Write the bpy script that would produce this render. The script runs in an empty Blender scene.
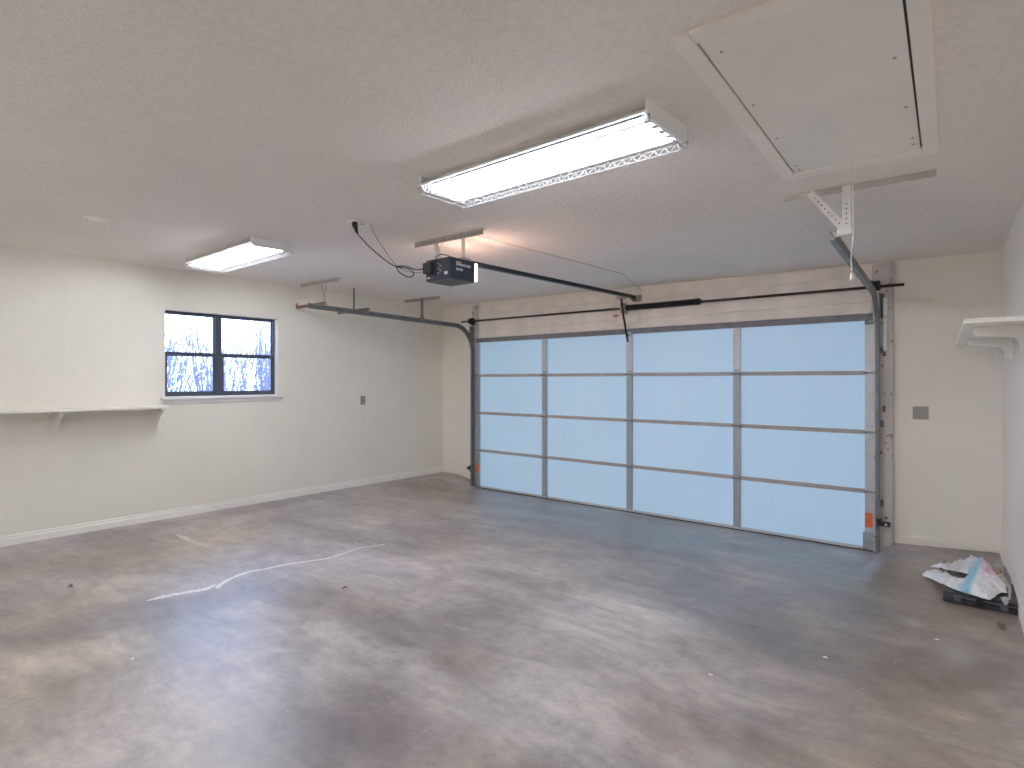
import bpy, bmesh, math, random
from mathutils import Vector, Matrix, noise
random.seed(7)
scene = bpy.context.scene
COL = scene.collection
R = math.radians

# ------------------------------------------------------------------ materials
def newmat(name):
    m = bpy.data.materials.new(name); m.use_nodes = True
    nt = m.node_tree; nt.nodes.clear()
    out = nt.nodes.new('ShaderNodeOutputMaterial')
    b = nt.nodes.new('ShaderNodeBsdfPrincipled')
    nt.links.new(b.outputs[0], out.inputs[0])
    return m, nt, b, out
def N(nt, t, **kw):
    n = nt.nodes.new(t)
    for k, v in kw.items():
        if k in n.inputs: n.inputs[k].default_value = v
        else: setattr(n, k, v)
    return n
def ramp(nt, stops, src=None):
    r = nt.nodes.new('ShaderNodeValToRGB'); cr = r.color_ramp
    while len(cr.elements) < len(stops): cr.elements.new(0.5)
    for e, (p, c) in zip(cr.elements, stops):
        e.position = p; e.color = (c[0], c[1], c[2], 1) if not isinstance(c, (int, float)) else (c, c, c, 1)
    if src is not None: nt.links.new(src, r.inputs[0])
    return r
def mixc(nt, fac, a, b, mode='MIX'):
    m = nt.nodes.new('ShaderNodeMix'); m.data_type = 'RGBA'; m.blend_type = mode
    for i, v in ((0, fac), (6, a), (7, b)):
        if hasattr(v, 'links') or hasattr(v, 'is_linked'): nt.links.new(v, m.inputs[i])
        elif i == 0: m.inputs[0].default_value = v
        else: m.inputs[i].default_value = (*v, 1) if len(v) == 3 else v
    return m.outputs[2]
def paint(name, col, rough=0.6, metal=0.0, var=0.06, vscale=3.0, bump=0.0, bscale=200.0, spec=0.5, bdist=0.002, col2=None):
    m, nt, b, out = newmat(name)
    tc = nt.nodes.new('ShaderNodeTexCoord')
    n = N(nt, 'ShaderNodeTexNoise', Scale=vscale, Detail=5.0, Roughness=0.6)
    nt.links.new(tc.outputs['Object'], n.inputs['Vector'])
    dark = col2 if col2 else tuple(c*(1-var) for c in col)
    lite = tuple(min(1, c*(1+var*0.6)) for c in col)
    r = ramp(nt, [(0.35, dark), (0.65, lite)], n.outputs[0])
    nt.links.new(r.outputs[0], b.inputs['Base Color'])
    b.inputs['Roughness'].default_value = rough
    b.inputs['Metallic'].default_value = metal
    b.inputs['Specular IOR Level'].default_value = spec
    if bump:
        n2 = N(nt, 'ShaderNodeTexNoise', Scale=bscale, Detail=2.0, Roughness=0.5)
        nt.links.new(tc.outputs['Object'], n2.inputs['Vector'])
        bp = N(nt, 'ShaderNodeBump', Strength=bump, Distance=bdist)
        nt.links.new(n2.outputs[0], bp.inputs['Height'])
        nt.links.new(bp.outputs[0], b.inputs['Normal'])
    return m
def emis(name, col, s):
    m, nt, b, out = newmat(name)
    b.inputs['Base Color'].default_value = (*col, 1)
    b.inputs['Emission Color'].default_value = (*col, 1)
    b.inputs['Emission Strength'].default_value = s
    return m

M = {}
M['wall'] = paint('wall_paint', (0.80, 0.755, 0.665), 0.55, var=0.04, vscale=1.2, bump=0.35, bscale=70, bdist=0.004)
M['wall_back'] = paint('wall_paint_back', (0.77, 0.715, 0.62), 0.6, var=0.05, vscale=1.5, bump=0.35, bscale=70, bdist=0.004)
M['ceiling'] = paint('ceiling_texture', (0.86, 0.79, 0.72), 0.9, var=0.05, vscale=1.0, bump=0.9, bscale=85, bdist=0.006)
def speckle(m, scale, lo):
    nt = m.node_tree; b = [n for n in nt.nodes if n.type == 'BSDF_PRINCIPLED'][0]; l = b.inputs['Base Color'].links[0]; src = l.from_socket
    tc = nt.nodes.new('ShaderNodeTexCoord'); n = N(nt, 'ShaderNodeTexNoise', Scale=scale, Detail=3.0, Roughness=0.7)
    nt.links.new(tc.outputs['Object'], n.inputs['Vector'])
    r = ramp(nt, [(0.36, (lo, lo, lo)), (0.58, (1, 1, 1))], n.outputs[0])
    nt.links.new(mixc(nt, 1.0, src, r.outputs[0], 'MULTIPLY'), b.inputs['Base Color'])
speckle(M['ceiling'], 42, 0.90)
speckle(M['wall'], 9, 0.975)
M['trim'] = paint('trim_paint', (0.84, 0.805, 0.735), 0.45, var=0.05, vscale=6)
M['shelf'] = paint('shelf_paint', (0.82, 0.79, 0.72), 0.4, var=0.05, vscale=4)
M['hatch'] = paint('hatch_paint', (0.87, 0.81, 0.735), 0.6, var=0.07, vscale=2.5)
M['hatchframe'] = paint('hatch_trim_paint', (0.90, 0.83, 0.745), 0.6, var=0.05, vscale=3)
M['gap'] = paint('dark_gap', (0.06, 0.045, 0.035), 0.9)
M['galv'] = paint('galvanised_steel', (0.30, 0.34, 0.38), 0.5, metal=0.25, var=0.12, vscale=14)
M['galvbright'] = paint('bright_galvanised_steel', (0.50, 0.52, 0.56), 0.45, metal=0.3, var=0.12, vscale=18)
M['track'] = paint('dull_track_steel', (0.13, 0.14, 0.135), 0.5, metal=0.4, var=0.25, vscale=9)
M['angle'] = paint('painted_angle_iron', (0.34, 0.30, 0.265), 0.6, metal=0.2, var=0.15, vscale=12)
M['doorrail'] = paint('door_rail_steel', (0.36, 0.325, 0.32), 0.85, var=0.12, vscale=12, spec=0.2)
M['anglelight'] = paint('painted_ceiling_angle', (0.37, 0.335, 0.31), 0.7, var=0.15, vscale=12)
M['strut'] = paint('dark_strut_steel', (0.17, 0.165, 0.18), 0.75, metal=0.2, var=0.2, vscale=10, spec=0.3)
M['perf'] = paint('light_perforated_steel', (0.66, 0.62, 0.56), 0.5, metal=0.2, var=0.12, vscale=12)
M['rust'] = paint('rusty_iron', (0.17, 0.07, 0.04), 0.8, var=0.4, vscale=25)
M['black'] = paint('black_plastic', (0.009, 0.009, 0.010), 0.4, spec=0.15, var=0.2)
M['blackmetal'] = paint('black_oiled_steel', (0.010, 0.009, 0.009), 0.35, spec=0.15, var=0.3, vscale=30)
M['shaft'] = paint('dark_brown_shaft', (0.03, 0.018, 0.015), 0.45, spec=0.15, var=0.3, vscale=20)
M['opener'] = paint('opener_case', (0.012, 0.018, 0.030), 0.4, spec=0.15, var=0.15, vscale=8)
M['openerbelly'] = paint('opener_belly', (0.05, 0.052, 0.052), 0.5, spec=0.15, var=0.1)
M['rail'] = paint('opener_rail_paint', (0.008, 0.015, 0.018), 0.35, spec=0.15, var=0.3, vscale=10)
M['white'] = paint('white_enamel', (0.84, 0.84, 0.83), 0.35, var=0.03)
M['reflector'] = paint('fixture_reflector', (0.010, 0.010, 0.012), 0.6, var=0.02, spec=0.0)
M['shiny'] = paint('bright_zinc', (0.85, 0.87, 0.9), 0.35)
M['wire'] = paint('zinc_wire', (0.13, 0.13, 0.14), 0.6, spec=0.1)
M['text'] = paint('printed_white', (0.7, 0.72, 0.75), 0.5)
M['orange'] = paint('orange_sticker', (0.82, 0.12, 0.03), 0.45, var=0.12, vscale=30)
M['red'] = paint('red_plastic', (0.5, 0.03, 0.02), 0.4)
M['frame'] = paint('window_frame_dark', (0.025, 0.032, 0.055), 0.4, var=0.1)
M['plate'] = paint('grey_metal_plate', (0.23, 0.205, 0.19), 0.45, metal=0.3, var=0.15, vscale=60)
M['outletplate'] = paint('brown_outlet_plate', (0.14, 0.125, 0.10), 0.5)
M['outletface'] = paint('grey_socket_face', (0.33, 0.31, 0.28), 0.5)
M['cover'] = paint('ivory_cover', (0.98, 0.93, 0.83), 0.4)
M['case'] = paint('charcoal_plastic_case', (0.030, 0.030, 0.036), 0.45, spec=0.15, var=0.2, vscale=20)
M['caselip'] = paint('case_lip', (0.065, 0.062, 0.075), 0.4, var=0.15)
M['string'] = paint('white_cord', (0.78, 0.73, 0.64), 0.6)
M['leaf'] = paint('dead_leaf', (0.10, 0.055, 0.035), 0.8, var=0.3, vscale=60)
M['lens'] = emis('opener_lamp_lens', (1.0, 0.80, 0.68), 6.0)
M['tube'] = emis('fluorescent_tube', (0.92, 0.94, 1.0), 62.0)
M['spill'] = paint('dried_white_paint', (0.72, 0.72, 0.74), 0.5, var=0.12, vscale=30)
M['palescuff'] = paint('concrete_chip', (0.62, 0.60, 0.57), 0.7)  # pale colour of the floor scuff
M['branch'] = paint('bare_branch', (0.15, 0.155, 0.25), 0.8, var=0.3, vscale=8)
M['lawn'] = paint('winter_lawn', (0.30, 0.30, 0.36), 0.9, var=0.2, vscale=6)
M['drive'] = paint('driveway', (0.5, 0.5, 0.5), 0.9)

def mat_panel():
    m, nt, b, out = newmat('door_panel_blue')
    tc = nt.nodes.new('ShaderNodeTexCoord')
    mp = N(nt, 'ShaderNodeMapping'); mp.inputs['Scale'].default_value = (60, 60, 2.0)
    nt.links.new(tc.outputs['Object'], mp.inputs[0])
    n = N(nt, 'ShaderNodeTexNoise', Scale=1.0, Detail=3.0)
    nt.links.new(mp.outputs[0], n.inputs['Vector'])
    n2 = N(nt, 'ShaderNodeTexNoise', Scale=1.3, Detail=3.0)
    nt.links.new(tc.outputs['Object'], n2.inputs['Vector'])
    a = ramp(nt, [(0.3, (0.40, 0.60, 0.73)), (0.7, (0.42, 0.62, 0.75))], n.outputs[0])
    c = ramp(nt, [(0.3, (0.93, 0.95, 0.95)), (0.7, (1, 1, 1))], n2.outputs[0])
    nt.links.new(mixc(nt, 1.0, a.outputs[0], c.outputs[0], 'MULTIPLY'), b.inputs['Base Color'])
    b.inputs['Roughness'].default_value = 0.6
    # painted glow: blue emission added to the panels as if daylight came through
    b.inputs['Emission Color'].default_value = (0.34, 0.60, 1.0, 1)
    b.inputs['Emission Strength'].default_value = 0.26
    return m
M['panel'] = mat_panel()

def mat_peeled(name, base, chipcol, lo, hi):
    m, nt, b, out = newmat(name)
    tc = nt.nodes.new('ShaderNodeTexCoord')
    mp = N(nt, 'ShaderNodeMapping'); mp.inputs['Scale'].default_value = (1.5, 1.5, 0.8)
    nt.links.new(tc.outputs['Object'], mp.inputs[0])
    n = N(nt, 'ShaderNodeTexNoise', Scale=22.0, Detail=5.0, Roughness=0.6)
    nt.links.new(mp.outputs[0], n.inputs['Vector'])
    n2 = N(nt, 'ShaderNodeTexNoise', Scale=5.0, Detail=4.0)
    nt.links.new(tc.outputs['Object'], n2.inputs['Vector'])
    c = ramp(nt, [(0.35, tuple(x*0.82 for x in base)), (0.65, base)], n2.outputs[0])
    f = ramp(nt, [(lo, 0.0), (hi, 1.0)], n.outputs[0])
    nt.links.new(mixc(nt, f.outputs[0], c.outputs[0], chipcol), b.inputs['Base Color'])
    b.inputs['Roughness'].default_value = 0.65
    return m
M['jamb'] = mat_peeled('peeling_jamb_paint', (0.56, 0.51, 0.485), (0.12, 0.07, 0.06), 0.62, 0.64)
M['header'] = mat_peeled('header_board_paint', (0.86, 0.77, 0.68), (0.7, 0.6, 0.5), 0.85, 0.95)

def mat_floor():
    m, nt, b, out = newmat('stained_concrete')
    tc = nt.nodes.new('ShaderNodeTexCoord')
    P = tc.outputs['Object']
    def noi(scale, det=6.0, rough=0.6, vec=None, dist=0.0):
        n = N(nt, 'ShaderNodeTexNoise', Scale=scale, Detail=det, Roughness=rough, Distortion=dist)
        nt.links.new(vec if vec is not None else P, n.inputs['Vector']); return n.outputs[0]
    # swirled coordinates
    w = N(nt, 'ShaderNodeTexNoise', Scale=0.7, Detail=3.0)
    nt.links.new(P, w.inputs['Vector'])
    sub = N(nt, 'ShaderNodeVectorMath', operation='SUBTRACT'); nt.links.new(w.outputs['Color'], sub.inputs[0]); sub.inputs[1].default_value = (.5, .5, .5)
    sc = N(nt, 'ShaderNodeVectorMath', operation='SCALE'); nt.links.new(sub.outputs[0], sc.inputs[0]); sc.inputs['Scale'].default_value = 0.7
    ad = N(nt, 'ShaderNodeVectorMath', operation='ADD'); nt.links.new(P, ad.inputs[0]); nt.links.new(sc.outputs[0], ad.inputs[1])
    mp = N(nt, 'ShaderNodeMapping'); mp.inputs['Rotation'].default_value = (0, 0, R(35)); mp.inputs['Scale'].default_value = (0.75, 1.3, 1)
    nt.links.new(ad.outputs[0], mp.inputs[0])
    big = noi(1.5, 9.0, 0.68, mp.outputs[0], 0.0)
    base = ramp(nt, [(0.32, (0.125, 0.107, 0.098)), (0.44, (0.22, 0.195, 0.180)), (0.56, (0.325, 0.297, 0.276)), (0.68, (0.46, 0.435, 0.41))], big)
    # warm / purple drift
    tint = noi(0.5, 4.0)
    t = ramp(nt, [(0.38, (0.97, 0.95, 1.10)), (0.50, (1, 0.985, 1)), (0.64, (1.08, 0.98, 0.88))], tint)
    c = mixc(nt, 1.0, base.outputs[0], t.outputs[0], 'MULTIPLY')
    # located blotches: (x, y, rx, ry, multiply colour, strength)
    nd = noi(1.6, 5.0, 0.6)
    for (x, y, rx, ry, rot, col, s) in [
        (3.0, -0.9, 2.6, 0.9, -3, (0.52, 0.55, 0.61), 0.95),     # dark bluish band along the door
        (3.2, -1.9, 1.5, 0.45, -14, (0.62, 0.63, 0.68), 0.85),
        (4.35, -2.45, 0.55, 0.28, -35, (0.52, 0.54, 0.58), 0.9),
        (4.0, -2.15, 0.30, 0.75, 12, (0.66, 0.67, 0.70), 0.7),
        (0.6, -0.9, 1.7, 1.1, 0, (0.74, 0.66, 0.57), 0.8),       # brown corner
        (5.25, -1.6, 0.9, 1.6, 0, (0.62, 0.56, 0.51), 0.8),
        (5.1, -3.1, 0.7, 1.0, 0, (0.80, 0.73, 0.67), 0.75),
        (-0.45, -3.2, 0.22, 1.5, 0, (0.62, 0.53, 0.45), 0.8),    # rusty stain by the wall
        (0.25, -4.9, 0.5, 0.7, 0, (0.90, 0.80, 0.68), 0.8),
        (1.75, -4.85, 0.30, 0.85, -14, (0.50, 0.48, 0.54), 0.9), # dark sweep at the left
        (3.65, -4.68, 0.55, 0.36, 28, (0.55, 0.49, 0.55), 0.9),
        (3.62, -3.95, 0.22, 0.16, 20, (0.72, 0.62, 0.58), 0.8),
        (3.35, -3.35, 0.5, 0.16, 62, (0.74, 0.68, 0.66), 0.7),
        (4.28, -3.95, 0.16, 0.50, -6, (1.40, 1.38, 1.36), 0.9),  # worn pale strip
        (3.0, -3.05, 1.2, 0.40, 8, (1.32, 1.32, 1.28), 0.85),
        (3.95, -3.0, 0.45, 0.40, 30, (1.38, 1.40, 1.40), 0.9),
        (4.62, -3.85, 0.30, 0.35, 0, (1.28, 1.16, 1.10), 0.85),
        (4.75, -3.15, 0.45, 0.25, 0, (1.22, 1.18, 1.14), 0.8),
        (2.1, -3.6, 0.8, 0.5, 10, (1.18, 1.18, 1.24), 0.8),
        (0.8, -3.8, 1.0, 0.35, 0, (1.34, 1.30, 1.27), 0.75),
        (2.95, -4.75, 0.5, 0.6, 0, (1.16, 1.18, 1.26), 0.7),
    ]:
        mp2 = N(nt, 'ShaderNodeMapping', vector_type='TEXTURE')
        mp2.inputs['Location'].default_value = (x, y, 0.1); mp2.inputs['Rotation'].default_value = (0, 0, R(rot)); mp2.inputs['Scale'].default_value = (rx, ry, 1)
        nt.links.new(P, mp2.inputs[0])
        ln = N(nt, 'ShaderNodeVectorMath', operation='LENGTH'); nt.links.new(mp2.outputs[0], ln.inputs[0])
        a1 = N(nt, 'ShaderNodeMath', operation='MULTIPLY_ADD'); nt.links.new(nd, a1.inputs[0]); a1.inputs[1].default_value = 1.3
        nt.links.new(ln.outputs['Value'], a1.inputs[2])
        rr = ramp(nt, [(0.0, s), (0.55, s), (0.98, 0.0)])
        a2 = N(nt, 'ShaderNodeMath', operation='MULTIPLY'); nt.links.new(a1.outputs[0], a2.inputs[0]); a2.inputs[1].default_value = 0.56
        nt.links.new(a2.outputs[0], rr.inputs[0])
        c = mixc(nt, rr.outputs[0], c, mixc(nt, 1.0, c, col, 'MULTIPLY'))
    # fine trowel scratches and pits
    fine = noi(10.0, 9.0, 0.8)
    fr = ramp(nt, [(0.34, (0.66, 0.65, 0.67)), (0.50, (1, 1, 1)), (0.66, (1.22, 1.21, 1.18))], fine)
    c = mixc(nt, 0.9, c, fr.outputs[0], 'MULTIPLY')
    mp3 = N(nt, 'ShaderNodeMapping'); mp3.inputs['Rotation'].default_value = (0, 0, R(-50)); mp3.inputs['Scale'].default_value = (1.0, 9.0, 1)
    nt.links.new(ad.outputs[0], mp3.inputs[0])
    st = noi(1.4, 6.0, 0.7, mp3.outputs[0])
    sr = ramp(nt, [(0.34, (0.76, 0.75, 0.77)), (0.50, (1, 1, 1)), (0.66, (1.18, 1.17, 1.15))], st)
    c = mixc(nt, 0.8, c, sr.outputs[0], 'MULTIPLY')
    sp = noi(38.0, 2.0, 0.5)
    pr = ramp(nt, [(0.735, 0.0), (0.78, 1.0)], sp)
    c = mixc(nt, mixc(nt, 1.0, pr.outputs[0], (0.55, 0.55, 0.55), 'MULTIPLY'), c, (0.62, 0.60, 0.58))
    # scuffed white patches near the bag
    for (x, y, rx, ry) in [(5.50, -2.30, 0.13, 0.35), (5.30, -2.02, 0.12, 0.14), (4.86, -3.91, 0.11, 0.09), (5.62, -2.75, 0.08, 0.12), (0.35, -3.93, 0.4, 0.06)]:
        mp2 = N(nt, 'ShaderNodeMapping', vector_type='TEXTURE')
        mp2.inputs['Location'].default_value = (x, y, 0.15); mp2.inputs['Scale'].default_value = (rx, ry, 1)
        nt.links.new(P, mp2.inputs[0])
        ln = N(nt, 'ShaderNodeVectorMath', operation='LENGTH'); nt.links.new(mp2.outputs[0], ln.inputs[0])
        a1 = N(nt, 'ShaderNodeMath', operation='MULTIPLY_ADD'); nt.links.new(fine, a1.inputs[0]); a1.inputs[1].default_value = 2.2; nt.links.new(ln.outputs['Value'], a1.inputs[2])
        a2 = N(nt, 'ShaderNodeMath', operation='MULTIPLY'); nt.links.new(a1.outputs[0], a2.inputs[0]); a2.inputs[1].default_value = 0.5
        rr = ramp(nt, [(0.35, 0.55), (0.95, 0.0)], a2.outputs[0])
        c = mixc(nt, rr.outputs[0], c, (0.56, 0.54, 0.52))
    nt.links.new(c, b.inputs['Base Color'])
    rgh = ramp(nt, [(0.3, 0.34), (0.7, 0.46)], big)
    nt.links.new(rgh.outputs[0], b.inputs['Roughness'])
    b.inputs['Specular IOR Level'].default_value = 0.85
    bp = N(nt, 'ShaderNodeBump', Strength=0.25, Distance=0.004)
    nt.links.new(fine, bp.inputs['Height']); nt.links.new(bp.outputs[0], b.inputs['Normal'])
    return m
M['floor'] = mat_floor()

def mat_glass():
    m, nt, b, out = newmat('window_glass'); nt.nodes.remove(b)
    t = N(nt, 'ShaderNodeBsdfTransparent'); t.inputs[0].default_value = (0.96, 0.98, 1, 1)
    g = N(nt, 'ShaderNodeBsdfGlossy'); g.inputs['Roughness'].default_value = 0.03
    f = N(nt, 'ShaderNodeFresnel'); f.inputs[0].default_value = 1.45
    mx = N(nt, 'ShaderNodeMixShader')
    nt.links.new(f.outputs[0], mx.inputs[0]); nt.links.new(t.outputs[0], mx.inputs[1]); nt.links.new(g.outputs[0], mx.inputs[2])
    nt.links.new(mx.outputs[0], out.inputs[0])
    return m
M['glass'] = mat_glass()

def mat_film(name, stops, rough=0.28, trans=0.25, alpha=1.0):
    """plastic film; colour bands run along a diagonal set by an object-space mapping"""
    m, nt, b, out = newmat(name)
    b.inputs['Roughness'].default_value = rough
    tc = nt.nodes.new('ShaderNodeTexCoord')
    at = nt.nodes.new('ShaderNodeAttribute'); at.attribute_name = 'Col'; at.attribute_type = 'GEOMETRY'
    n = N(nt, 'ShaderNodeTexNoise', Scale=22.0, Detail=4.0); nt.links.new(tc.outputs['Object'], n.inputs['Vector'])
    r = ramp(nt, stops, n.outputs[0])
    c = mixc(nt, 1.0, at.outputs['Color'], r.outputs[0], 'MULTIPLY')
    nt.links.new(c, b.inputs['Base Color'])
    bp = N(nt, 'ShaderNodeBump', Strength=0.5, Distance=0.006); n3 = N(nt, 'ShaderNodeTexNoise', Scale=35.0, Detail=3.0, Distortion=1.5)
    nt.links.new(tc.outputs['Object'], n3.inputs['Vector']); nt.links.new(n3.outputs[0], bp.inputs['Height']); nt.links.new(bp.outputs[0], b.inputs['Normal'])
    b.inputs['Alpha'].default_value = alpha
    return m
M['bag'] = mat_film('white_bag_film', [(0.3, (0.86, 0.87, 0.9)), (0.6, (1, 1, 1))], 0.3)
M['bag2'] = mat_film('grey_bag_film', [(0.3, (0.7, 0.7, 0.72)), (0.6, (1, 1, 1))], 0.22)

# ------------------------------------------------------------------ mesh helpers
ORG = {}
def setp(o, label=None, cat=None, group=None, kind=None):
    if label: o['label'] = label
    if cat: o['category'] = cat
    if group: o['group'] = group
    if kind: o['kind'] = kind
    return o
def empty(name, loc, label, cat, group=None, kind=None):
    o = bpy.data.objects.new(name, None); COL.objects.link(o); o.location = loc
    o.empty_display_size = 0.1
    ORG[o] = Vector(loc); return setp(o, label, cat, group, kind)

class MB:
    def __init__(s): s.bm = bmesh.new()
    def box(s, a, b, rot=None, piv=None):
        x0, x1 = sorted((a[0], b[0])); y0, y1 = sorted((a[1], b[1])); z0, z1 = sorted((a[2], b[2]))
        vs = [Vector((x, y, z)) for z in (z0, z1) for y in (y0, y1) for x in (x0, x1)]
        if rot is not None:
            p = Vector(piv) if piv is not None else (Vector(a)+Vector(b))/2
            vs = [p + rot @ (v-p) for v in vs]
        v = [s.bm.verts.new(c) for c in vs]
        for f in ((0,2,3,1),(4,5,7,6),(0,1,5,4),(2,6,7,3),(0,4,6,2),(1,3,7,5)): s.bm.faces.new([v[i] for i in f])
        return s
    def beam(s, a, b, w, h, up=(0,0,1)):
        a, b = Vector(a), Vector(b); d = (b-a).normalized(); up = Vector(up)
        r = d.cross(up)
        if r.length < 1e-4: r = d.cross(Vector((1,0,0)))
        r.normalize(); u = r.cross(d).normalized()
        ring = lambda p: [s.bm.verts.new(p + r*w/2*i + u*h/2*j) for i, j in ((-1,-1),(1,-1),(1,1),(-1,1))]
        A, B = ring(a), ring(b)
        s.bm.faces.new(A[::-1]); s.bm.faces.new(B)
        for i in range(4): s.bm.faces.new([A[i], A[(i+1)%4], B[(i+1)%4], B[i]])
        return s
    def tube(s, pts, r, n=8, cap=True):
        pts = [Vector(p) for p in pts]; rs = r if isinstance(r, (list, tuple)) else [r]*len(pts)
        rings = []; prev = None
        for i, p in enumerate(pts):
            d = (pts[min(i+1, len(pts)-1)] - pts[max(i-1, 0)]).normalized()
            if prev is None:
                t = Vector((0,0,1)) if abs(d.z) < 0.9 else Vector((1,0,0))
                u = d.cross(t).normalized()
            else:
                u = (prev - d*prev.dot(d))
                u = u.normalized() if u.length > 1e-6 else d.cross(Vector((0,0,1))).normalized()
            prev = u; v = d.cross(u)
            rings.append([s.bm.verts.new(p + (u*math.cos(2*math.pi*k/n) + v*math.sin(2*math.pi*k/n))*rs[i]) for k in range(n)])
        for A, B in zip(rings, rings[1:]):
            for k in range(n):
                f = s.bm.faces.new([A[k], A[(k+1)%n], B[(k+1)%n], B[k]]); f.smooth = n > 5
        if cap: s.bm.faces.new(rings[0][::-1]); s.bm.faces.new(rings[-1])
        return s
    def prism(s, poly, ext):
        """poly: list of 3D points (planar); ext: extrusion vector"""
        e = Vector(ext); A = [s.bm.verts.new(Vector(p)) for p in poly]; B = [s.bm.verts.new(Vector(p)+e) for p in poly]
        s.bm.faces.new(A[::-1]); s.bm.faces.new(B); n = len(A)
        for i in range(n): s.bm.faces.new([A[i], A[(i+1)%n], B[(i+1)%n], B[i]])
        return s
    def sweep(s, path, prof, xdir=(1,0,0), closed=True):
        """path of 3D points lying in the plane normal to xdir; prof: list of (x along xdir, n along path normal)"""
        path = [Vector(p) for p in path]; X = Vector(xdir); rings = []
        for i, p in enumerate(path):
            d = (path[min(i+1, len(path)-1)] - path[max(i-1, 0)]).normalized()
            nn = X.cross(d).normalized()
            rings.append([s.bm.verts.new(p + X*a + nn*b) for a, b in prof])
        n = len(prof)
        for A, B in zip(rings, rings[1:]):
            for k in range(n if closed else n-1): s.bm.faces.new([A[k], A[(k+1)%n], B[(k+1)%n], B[k]])
        if closed: s.bm.faces.new(rings[0][::-1]); s.bm.faces.new(rings[-1])
        return s
    def build(s, name, mat, parent=None, bevel=0, smooth=False, origin=None):
        bmesh.ops.recalc_face_normals(s.bm, faces=s.bm.faces[:])
        if parent is not None: org = ORG[parent]
        elif origin is not None: org = Vector(origin)
        else:
            xs = [v.co for v in s.bm.verts]
            org = Vector(((min(v.x for v in xs)+max(v.x for v in xs))/2, (min(v.y for v in xs)+max(v.y for v in xs))/2, min(v.z for v in xs)))
        bmesh.ops.translate(s.bm, verts=s.bm.verts[:], vec=-org)
        me = bpy.data.meshes.new(name); s.bm.to_mesh(me); s.bm.free()
        if smooth:
            for p in me.polygons: p.use_smooth = True
        me.materials.append(M[mat] if isinstance(mat, str) else mat)
        o = bpy.data.objects.new(name, me); COL.objects.link(o)
        if parent is not None: o.parent = parent
        else: o.location = org
        ORG[o] = org
        if bevel:
            bv = o.modifiers.new('bevel', 'BEVEL'); bv.width = bevel; bv.segments = 2; bv.limit_method = 'ANGLE'
        return o
def copy_tree(o, parent=None):
    c = o.copy(); COL.objects.link(c)
    if parent is not None: c.parent = parent
    for ch in list(o.children): copy_tree(ch, c)
    return c

def sm(t): t = max(0, min(1, t)); return t*t*(3-2*t)
def zc(x): return 2.570 + 0.0132*(5.73-x)          # the ceiling sags a touch to the right
def zf(x, y):                                        # slab dips to the door sill
    t = max(0, min(1, (x+0.60)/0.66)); g = t*t*t * (1 - 0.70*sm((x-4.85)/0.18) - 0.30*max(0, min(1, (x-5.0)/0.72)))
    return 0.15 * (1 - g*sm((y+1.7)/1.55))
XL = -0.70
YB = 0.02                                           # door wall plane
YR = -7.3
def xr(y): return 5.725 - 0.038*y                    # right wall is a little out of square

# ------------------------------------------------------------------ room shell
mb = MB()
def axis(vals):
    return sorted(set(round(v, 4) for v in vals))
xs = axis([-0.84 + i*0.12 for i in range(58)] + [-0.6+0.04*i for i in range(18)] + [4.85+0.03*i for i in range(11)])
ys = axis([-7.4 + i*0.12 for i in range(64)])
grid = [[mb.bm.verts.new((x, y, zf(x, y))) for x in xs] for y in ys]
for j in range(len(ys)-1):
    for i in range(len(xs)-1):
        f = mb.bm.faces.new([grid[j][i], grid[j][i+1], grid[j+1][i+1], grid[j+1][i]]); f.smooth = True
fl = mb.build('floor', 'floor', origin=(0, 0, 0)); setp(fl, kind='structure')
so = fl.modifiers.new('slab', 'SOLIDIFY'); so.thickness = 0.12; so.offset = -1

mb = MB()
c4 = [(-0.9, YR-0.15), (6.2, YR-0.15), (6.2, 0.25), (-0.9, 0.25)]
mb.prism([(x, y, zc(x)) for x, y in c4], (0, 0, 0.12))
setp(mb.build('ceiling', 'ceiling', origin=(0, 0, 2.6)), kind='structure')

TOP = 2.665
WY0, WY1, WZ0, WZ1 = -3.785, -2.598, 1.362, 2.242
mb = MB()                                            # left wall with window hole
mb.box((XL-0.14, YR-0.15, -0.1), (XL, WY0, TOP)); mb.box((XL-0.14, WY1, -0.1), (XL, 0.2, TOP))
mb.box((XL-0.14, WY0, -0.1), (XL, WY1, WZ0)); mb.box((XL-0.14, WY0, WZ1), (XL, WY1, TOP))
setp(mb.build('wall_left', 'wall', origin=(XL, 0, 0)), kind='structure')
mb = MB()                                            # door wall
mb.box((XL, YB, -0.1), (0.0, YB+0.15, TOP)); mb.box((4.88, YB, -0.1), (xr(YB)+0.1, YB+0.15, TOP))
mb.box((0.0, YB, 2.1335), (4.88, YB+0.15, TOP))
setp(mb.build('wall_back', 'wall_back', origin=(0, YB, 0)), kind='structure')
mb = MB()
mb.prism([(xr(YB+.15), YB+0.15, -0.1), (xr(YR), YR, -0.1), (xr(YR)+0.15, YR, -0.1), (xr(YB+.15)+0.15, YB+0.15, -0.1)], (0, 0, TOP+0.1))
setp(mb.build('wall_right', 'wall', origin=(5.8, 0, 0)), kind='structure')
mb = MB(); mb.box((XL-0.14, YR-0.15, -0.1), (xr(YR)+0.15, YR, TOP))
setp(mb.build('wall_front', 'wall', origin=(0, YR, 0)), kind='structure')

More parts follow.
